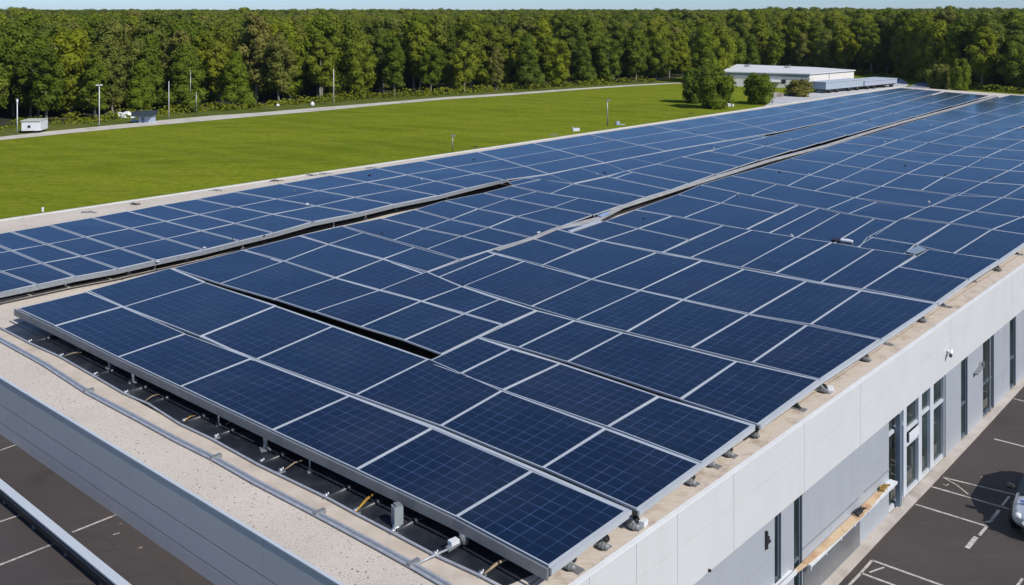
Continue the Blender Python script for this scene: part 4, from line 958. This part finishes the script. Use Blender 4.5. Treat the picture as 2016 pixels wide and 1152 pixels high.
def trunk_mesh(h, zb, seed, r0=.19):
    r_ = random.Random(seed); mb = MB(); z = 0; pts = []; p = Vector((0, 0, 0))
    for k in range(6): pts.append(p.copy()); p = p + Vector((r_.uniform(-.12, .12), r_.uniform(-.12, .12), (h * .8) / 5))
    mb.tube(pts, [r0 * (1.25 - .2 * k) for k in range(6)], 7)
    for k in range(6):
        b = pts[1 + k % 4].lerp(pts[2 + k % 4], r_.random()); 
        if b.z < zb: b = pts[3]
        a = r_.uniform(0, 6.28); L = r_.uniform(1.5, 2.6)
        mb.tube([b, b + Vector((math.cos(a) * L * .5, math.sin(a) * L * .5, L * .35)), b + Vector((math.cos(a) * L, math.sin(a) * L, L * .9))], [.07, .05, .02], 5)
    me = bpy.data.meshes.new('trunk'); me.from_pydata([tuple(q) for q in mb.v], [], mb.f); me.materials.append(BARK); me.update(); return me
protos = []
spec = [(12.6, 5.8, 2.4, 'oval'), (13.2, 6.6, .8, 'oval'), (12.0, 7.4, .6, 'round'), (13.4, 5.4, 3.0, 'oval'), (12.2, 6.6, .5, 'cone'), (11.4, 6.6, 1.6, 'round'), (12.8, 5.0, 1.6, 'oval'), (13.0, 7.0, 1.0, 'cone')]
for i, (h, w_, zb, sh_) in enumerate(spec):
    protos.append((crown_mesh('crown', h, w_, zb, 100 + i, shape=sh_), trunk_mesh(h, zb, 200 + i), h))
crowns_col = bpy.data.collections.new('crown_sources')
KIND = ['slender bare trunked tree', 'tall full tree', 'broad round tree', 'high crowned tree', 'tree narrowing upward', 'short round tree', 'narrow column shaped tree', 'wide skirted tree']
def place_tree(pi, x, y, rz, s, label, group, zs=None):
    cm, tm, h = protos[pi]
    t = thing('broadleaf_tree', label, 'tree', (x, y, 0), group); t.rotation_euler = (0, 0, rz); t.scale = (s, s, zs or s)
    c = bpy.data.objects.new('crown', cm); k = bpy.data.objects.new('trunk', tm)
    for o in (c, k): C.objects.link(o); o.parent = t
    return c
def edge_y(x):
    for i in range(len(edge) - 1):
        if edge[i].x <= x <= edge[i + 1].x or edge[i + 1].x <= x <= edge[i].x:
            t = (x - edge[i].x) / ((edge[i + 1].x - edge[i].x) or 1e-6); return edge[i].y + (edge[i + 1].y - edge[i].y) * t
    return edge[0].y if x < edge[0].x else edge[-1].y
# arc-length samples of the forest edge inside the view
samples = []
for i in range(1, len(edge) - 1):
    a, b = edge[i], edge[i + 1]; L = (b - a).length; n = max(1, int(L / .5))
    for k in range(n): samples.append(a.lerp(b, k / n))
pts = []; used = {}
tr_r = random.Random(21)
ROWN = ['%s forest row' % k for k in ORD[:7]]
firstc = {}
count = 0
for row in range(6):
    last = None; n_in = 0; step = 7.6 if row == 0 else 6.2 + .2 * row
    for i, p in enumerate(samples):
        if last is not None and (p - last).length < step * tr_r.uniform(.85, 1.15): continue
        last = p
        d = p.normalized(); q = p + Vector((d.x * .35, 1, 0)) * (2.6 + row * 5.0 + (1.2 if row else 0) + tr_r.uniform(-1.9, 1.6))
        if abs(q.x) > q.y * .545 + 7: continue
        if count >= 296: continue
        pi = tr_r.choice([0, 3, 1, 6, 4, 5, 7, 2] if row == 0 else range(8))
        s = tr_r.uniform(.66, .98) if row == 0 else tr_r.uniform(.80, 1.18)
        if q.x > 60 and row > 2: s *= 1.08
        c = place_tree(pi, q.x, q.y, tr_r.uniform(0, 6.28), s, '%s, %s from the left in the %s' % (KIND[pi], ordn(n_in), ROWN[row]), 'trees of the forest edge')
        n_in += 1; count += 1; pts.append((q.x, q.y))
        if pi not in firstc: firstc[pi] = c; crowns_col.objects.link(c)
for (px_, py_, pi_, sc_, lb_) in ((1412, 161, 2, 1.0, 'pale green tall tree standing against the left end of the warehouse'), (1384, 163, 7, .95, 'tall dark tree behind the two round trees at the end of the field'), (1440, 150, 5, .9, 'shorter tree peeping over the left end of the warehouse')):
    p = P(px_, py_); place_tree(pi_, p.x, p.y, 1.0, sc_, lb_, None)
print('trees', count)
row_end = 2.6 + 6 * 5.0
# forest mass beyond: one object instancing the crowns
fp = []
Y = 110.0; fr = random.Random(5)
def dens(Yv): return 6.4 if Yv < 320 else (8.0 if Yv < 500 else (10.5 if Yv < 900 else 15))
while Y < 2200:
    st = dens(Y); X = -(Y * .60 + 25)
    while X < Y * .60 + 25:
        x_, y_ = X + fr.uniform(-.42, .42) * st, Y + fr.uniform(-.42, .42) * st
        if y_ > edge_y(x_) + row_end - 1.5 or abs(x_) > y_ * .545 + 7 and y_ > edge_y(x_) + 3:
            fp.append((x_, y_)) 
        X += st
    Y += st
print('forest points', len(fp))
me = bpy.data.meshes.new('distant_forest'); me.from_pydata([(x, y, 0) for x, y in fp], [], [])
az = me.attributes.new('rz', 'FLOAT', 'POINT'); asx = me.attributes.new('sc', 'FLOAT', 'POINT'); asi = me.attributes.new('szz', 'FLOAT', 'POINT')
szs = []
scs = []
for x, y in fp:
    g = 1.0 + .10 * noise.noise(Vector((x * .012, y * .012, 0))) + .07 * noise.noise(Vector((x * .05, y * .05, 3)))
    wd = 1.15 if y < 500 else (1.4 if y < 900 else 1.9)
    s = g * fr.uniform(.92, 1.14); hh_ = s
    if y > 500: hh_ = s * 1.09
    if x / y > .25: hh_ *= 1.06
    scs.append(s * wd); szs.append(hh_)
az.data.foreach_set('value', [fr.uniform(0, 6.28) for _ in fp]); asx.data.foreach_set('value', scs); asi.data.foreach_set('value', szs)
fo = bpy.data.objects.new('distant_forest', me); C.objects.link(fo); tag(fo, 'dense leafy forest canopy stretching behind the front tree rows to the horizon', 'forest', kind='stuff')
ng = bpy.data.node_groups.new('scatter_crowns', 'GeometryNodeTree')
ng.interface.new_socket('Geometry', in_out='INPUT', socket_type='NodeSocketGeometry'); ng.interface.new_socket('Geometry', in_out='OUTPUT', socket_type='NodeSocketGeometry')
gi = ng.nodes.new('NodeGroupInput'); go = ng.nodes.new('NodeGroupOutput')
ci = ng.nodes.new('GeometryNodeCollectionInfo'); ci.inputs['Collection'].default_value = crowns_col; ci.inputs['Separate Children'].default_value = True; ci.inputs['Reset Children'].default_value = True
ip = ng.nodes.new('GeometryNodeInstanceOnPoints'); ip.inputs['Pick Instance'].default_value = True
def na(nm):
    n = ng.nodes.new('GeometryNodeInputNamedAttribute'); n.data_type = 'FLOAT'; n.inputs['Name'].default_value = nm; return n.outputs['Attribute']
cr = ng.nodes.new('ShaderNodeCombineXYZ'); ng.links.new(na('rz'), cr.inputs['Z'])
cs = ng.nodes.new('ShaderNodeCombineXYZ'); s_ = na('sc'); ng.links.new(s_, cs.inputs['X']); ng.links.new(s_, cs.inputs['Y']); ng.links.new(na('szz'), cs.inputs['Z'])
ng.links.new(gi.outputs[0], ip.inputs['Points']); ng.links.new(ci.outputs[0], ip.inputs['Instance']); ng.links.new(cr.outputs[0], ip.inputs['Rotation']); ng.links.new(cs.outputs[0], ip.inputs['Scale']); ng.links.new(ip.outputs[0], go.inputs[0])
md = fo.modifiers.new('scatter', 'NODES'); md.node_group = ng
# free-standing trees and bushes near the warehouse
bush_me = crown_mesh('crown', 6.6, 6.6, .2, 501, nl=20, ql=130, leaf=.24, shape='round')
bush2 = crown_mesh('crown', 4.0, 5.0, .1, 502, nl=16, ql=110, leaf=.2, shape='bush')
tm_s = trunk_mesh(5, .5, 503, .12)
def bush(me, x, y, w_px, h_px, label, src_w, src_h, rz=0):
    p = at(x, y); k = p.y / F; t = thing('round_bush', label, 'bush', p); sx = w_px * k / src_w; t.scale = (sx, sx, h_px * k / src_h); t.rotation_euler = (0, 0, rz)
    for nm, m_ in (('crown', me), ('trunk', tm_s)):
        o = bpy.data.objects.new(nm, m_); C.objects.link(o); o.parent = t
bush(bush_me, 1404, 213, 74, 80, 'dark round tree on the grass directly left of the white warehouse', 6.6, 6.6)
bush(bush_me, 1366, 203, 58, 66, 'left and smaller of the two touching round trees at the end of the field', 6.6, 6.6, 2)
bush(bush_me, 1491, 205, 62, 58, 'dark bushy tree in front of the warehouse wall', 6.6, 6.6, 1)
bush(bush2, 1572, 189, 64, 30, 'low wide green bush in front of the warehouse corner', 5.0, 4.0, 2)
bush(bush2, 1600, 176, 12, 14, 'very small bush at the warehouse corner', 5.0, 4.0, 1)
bush(bush2, 1634, 165, 26, 9, 'flat yellowish hedge against the warehouse end wall', 5.0, 4.0, 1)
bush(bush_me, 1851, 180, 50, 52, 'bushy tree at the far right corner of the panel roof', 6.6, 6.6, 3)
bush(bush_me, 1893, 184, 40, 66, 'upright bush in front of the forest behind the panel roof', 6.6, 6.6, 4)
# undergrowth along the verge
ub = random.Random(9)
uverts = []; ufaces = []; ulv = []
for i in range(len(samples)):
    p = samples[i]
    if abs(p.x) > p.y * .56 or (p.x > 32 and p.x < 75): continue
    if ub.random() < .25: continue
    c = p + Vector((ub.uniform(-1, 1), ub.uniform(-2.2, 2.5), 0)); r0 = ub.uniform(.3, 1.5)
    for _ in range(46):
        a = ub.uniform(0, 6.28); z_ = ub.uniform(0, 1); rr_ = math.sqrt(max(0, 1 - z_ * z_)); q = c + Vector((math.cos(a) * rr_ * r0 * 1.3, math.sin(a) * rr_ * r0 * 1.3, z_ * r0))
        t1 = Vector((ub.gauss(0, 1), ub.gauss(0, 1), ub.gauss(0, .6))).normalized(); t2 = t1.cross(Vector((ub.gauss(0, 1), ub.gauss(0, 1), ub.gauss(0, 1)))).normalized(); L = ub.uniform(.14, .3)
        n = len(uverts); uverts += [tuple(q - t1 * L), tuple(q - t2 * L * .6), tuple(q + t1 * L), tuple(q + t2 * L * .6)]; ufaces.append((n, n + 1, n + 2, n + 3)); ulv.append(ub.uniform(.1, 1))
me = bpy.data.meshes.new('undergrowth'); me.from_pydata(uverts, [], ufaces); me.materials.append(LEAF); at_ = me.attributes.new('lv', 'FLOAT', 'FACE'); at_.data.foreach_set('value', ulv); me.update()
uo = bpy.data.objects.new('undergrowth', me); C.objects.link(uo); HZ = True
if HZ:
    hb = MB(); hb.prism([(-2600, -40), (2600, -40), (2600, 2700), (-2600, 2700)], -1.0, 26.0)
    hm = bpy.data.materials.new('haze_air'); hm.use_nodes = True; ht_ = hm.node_tree; ht_.nodes.clear()
    ou = ht_.nodes.new('ShaderNodeOutputMaterial'); pv_ = ht_.nodes.new('ShaderNodeVolumePrincipled')
    pv_.inputs['Color'].default_value = (.78, .88, 1, 1); pv_.inputs['Density'].default_value = .00007; pv_.inputs['Anisotropy'].default_value = .2
    ht_.links.new(pv_.outputs[0], ou.inputs['Volume'])
    ho = hb.build('haze', hm); ho['kind'] = 'stuff'; ho['label'] = 'thin pale blue air over the distant forest'
tag(uo, 'low weeds and brush along the foot of the forest', 'undergrowth', kind='stuff')

# ------------------------------------------------------------------ parked car
def car():
    hd = Vector((-.62, -.785, 0)).normalized(); right = Vector((-.785, .62, 0)).normalized()
    W2 = .93
    org = P(1990, 1058, .03) - right * .80; org.z = 0.02
    t = thing('parked_car', 'white and blue tinted car parked at the right edge of the car park', 'car', org)
    def pt(u, v, z): return org - hd * u + right * v + Vector((0, 0, z))      # u back from the nose, v to the visible side
    secs = [(0.0, .50, .42, .62, .70), (.12, .80, .30, .72, .86), (.5, .90, .24, .80, .98), (1.15, .93, .22, .90, 1.06), (1.9, .94, .22, .98, 1.10), (3.2, .94, .22, 1.0, 1.12), (4.1, .93, .24, 1.0, 1.12), (4.5, .86, .30, .95, 1.06), (4.62, .70, .42, .85, .98)]
    mb = MB(); ns = 12; rings = []
    for u, w_, z0, zs, z1 in secs:
        r_ = []
        prof = [(-.0, z0), (-.7, z0), (-.96, z0 + .12), (-1, (z0 + zs) / 2), (-.96, zs), (-.80, z1), (0, z1 + .02)]
        full = [(a * w_, z) for a, z in prof] + [(-a * w_, z) for a, z in prof[-2:0:-1]]
        rings.append([pt(u, a, z) for a, z in full])
    n = len(rings[0]); b = len(mb.v)
    for r_ in rings: mb.v += [tuple(q) for q in r_]
    for i in range(len(rings) - 1):
        for k in range(n): mb.f.append((b + i * n + k, b + i * n + (k + 1) % n, b + (i + 1) * n + (k + 1) % n, b + (i + 1) * n + k)); mb.m.append(0)
    mb.f.append(tuple(b + k for k in range(n))); mb.m.append(0); mb.f.append(tuple(b + (len(rings) - 1) * n + k for k in range(n))); mb.m.append(0)
    paint, tt, bb = newmat('car_paint'); bb.inputs['Base Color'].default_value = (.50, .55, .62, 1); bb.inputs['Roughness'].default_value = .25; bb.inputs['Coat Weight'].default_value = 1; bb.inputs['Coat Roughness'].default_value = .05; bb.inputs['Metallic'].default_value = .2
    o = mb.build('body', paint, t, True)
    sub = o.modifiers.new('sub', 'SUBSURF'); sub.levels = 2; sub.render_levels = 2
    # cabin
    mb = MB(); cab = [(.80, .80, 1.06, .0), (1.65, .70, 1.62, .1), (3.5, .68, 1.64, .1), (4.35, .78, 1.08, 0)]
    rr = [[pt(u, v, z) for v, z in ((-w_, 1.02), (-w_ * .93 if z > 1.3 else -w_, z), (w_ * .93 if z > 1.3 else w_, z), (w_, 1.02))] for u, w_, z, _ in cab]
    g = MB()
    for i in range(3):
        A_, B_ = rr[i], rr[i + 1]
        g.face([A_[1], B_[1], B_[2], A_[2]], 0 if i == 1 else 1)
        g.face([A_[0], B_[0], B_[1], A_[1]], 1); g.face([A_[2], B_[2], B_[3], A_[3]], 1)
    cg, t2, b2 = newmat('car_glass'); b2.inputs['Base Color'].default_value = (.02, .03, .035, 1); b2.inputs['Roughness'].default_value = .05
    g.build('cabin', [paint, cg], t)
    for u in (.85, 3.75):
        for v in (-.86, .86):
            mb = MB(); mb.tube([pt(u, v - .1, .34), pt(u, v + .1, .34)], .34, 22); w_o = mb.build('wheel', BLACK, t, True)
            mb = MB(); mb.tube([pt(u, v - .106, .34), pt(u, v + .106, .34)], .21, 16); r_o = mb.build('rim', GALV); r_o.parent = w_o
    for v in (-.62, .62):
        mb = MB(); mb.tube([pt(.10, v, .68), pt(.02, v * .98, .66)], [.12, .09], 12); mb.build('headlight', plain('lamp_lens', (.75, .78, .8), .1), t, True)
    mb = MB(); mb.obox(pt(.0, -.5, .30), right * 1.0, hd * .05, (0, 0, .13)); mb.build('grille', BLACK, t)
    mb = MB(); mb.obox(pt(.35, -.62, 1.015), right * 1.24, -hd * .10, (0, 0, .012)); mb.build('hood_stripe', plain('blue_stripe', (.05, .09, .35), .3), t)
    for v in (-1.0, 1.0):
        mb = MB(); mb.tube([pt(1.08, v * .85, 1.05), pt(1.05, v * .98, 1.10), pt(1.03, v * 1.10, 1.12)], [.03, .10, .09], 10); mb.build('wing_mirror', BLACK, t)
car()
# children built with world coordinates: nothing else to do
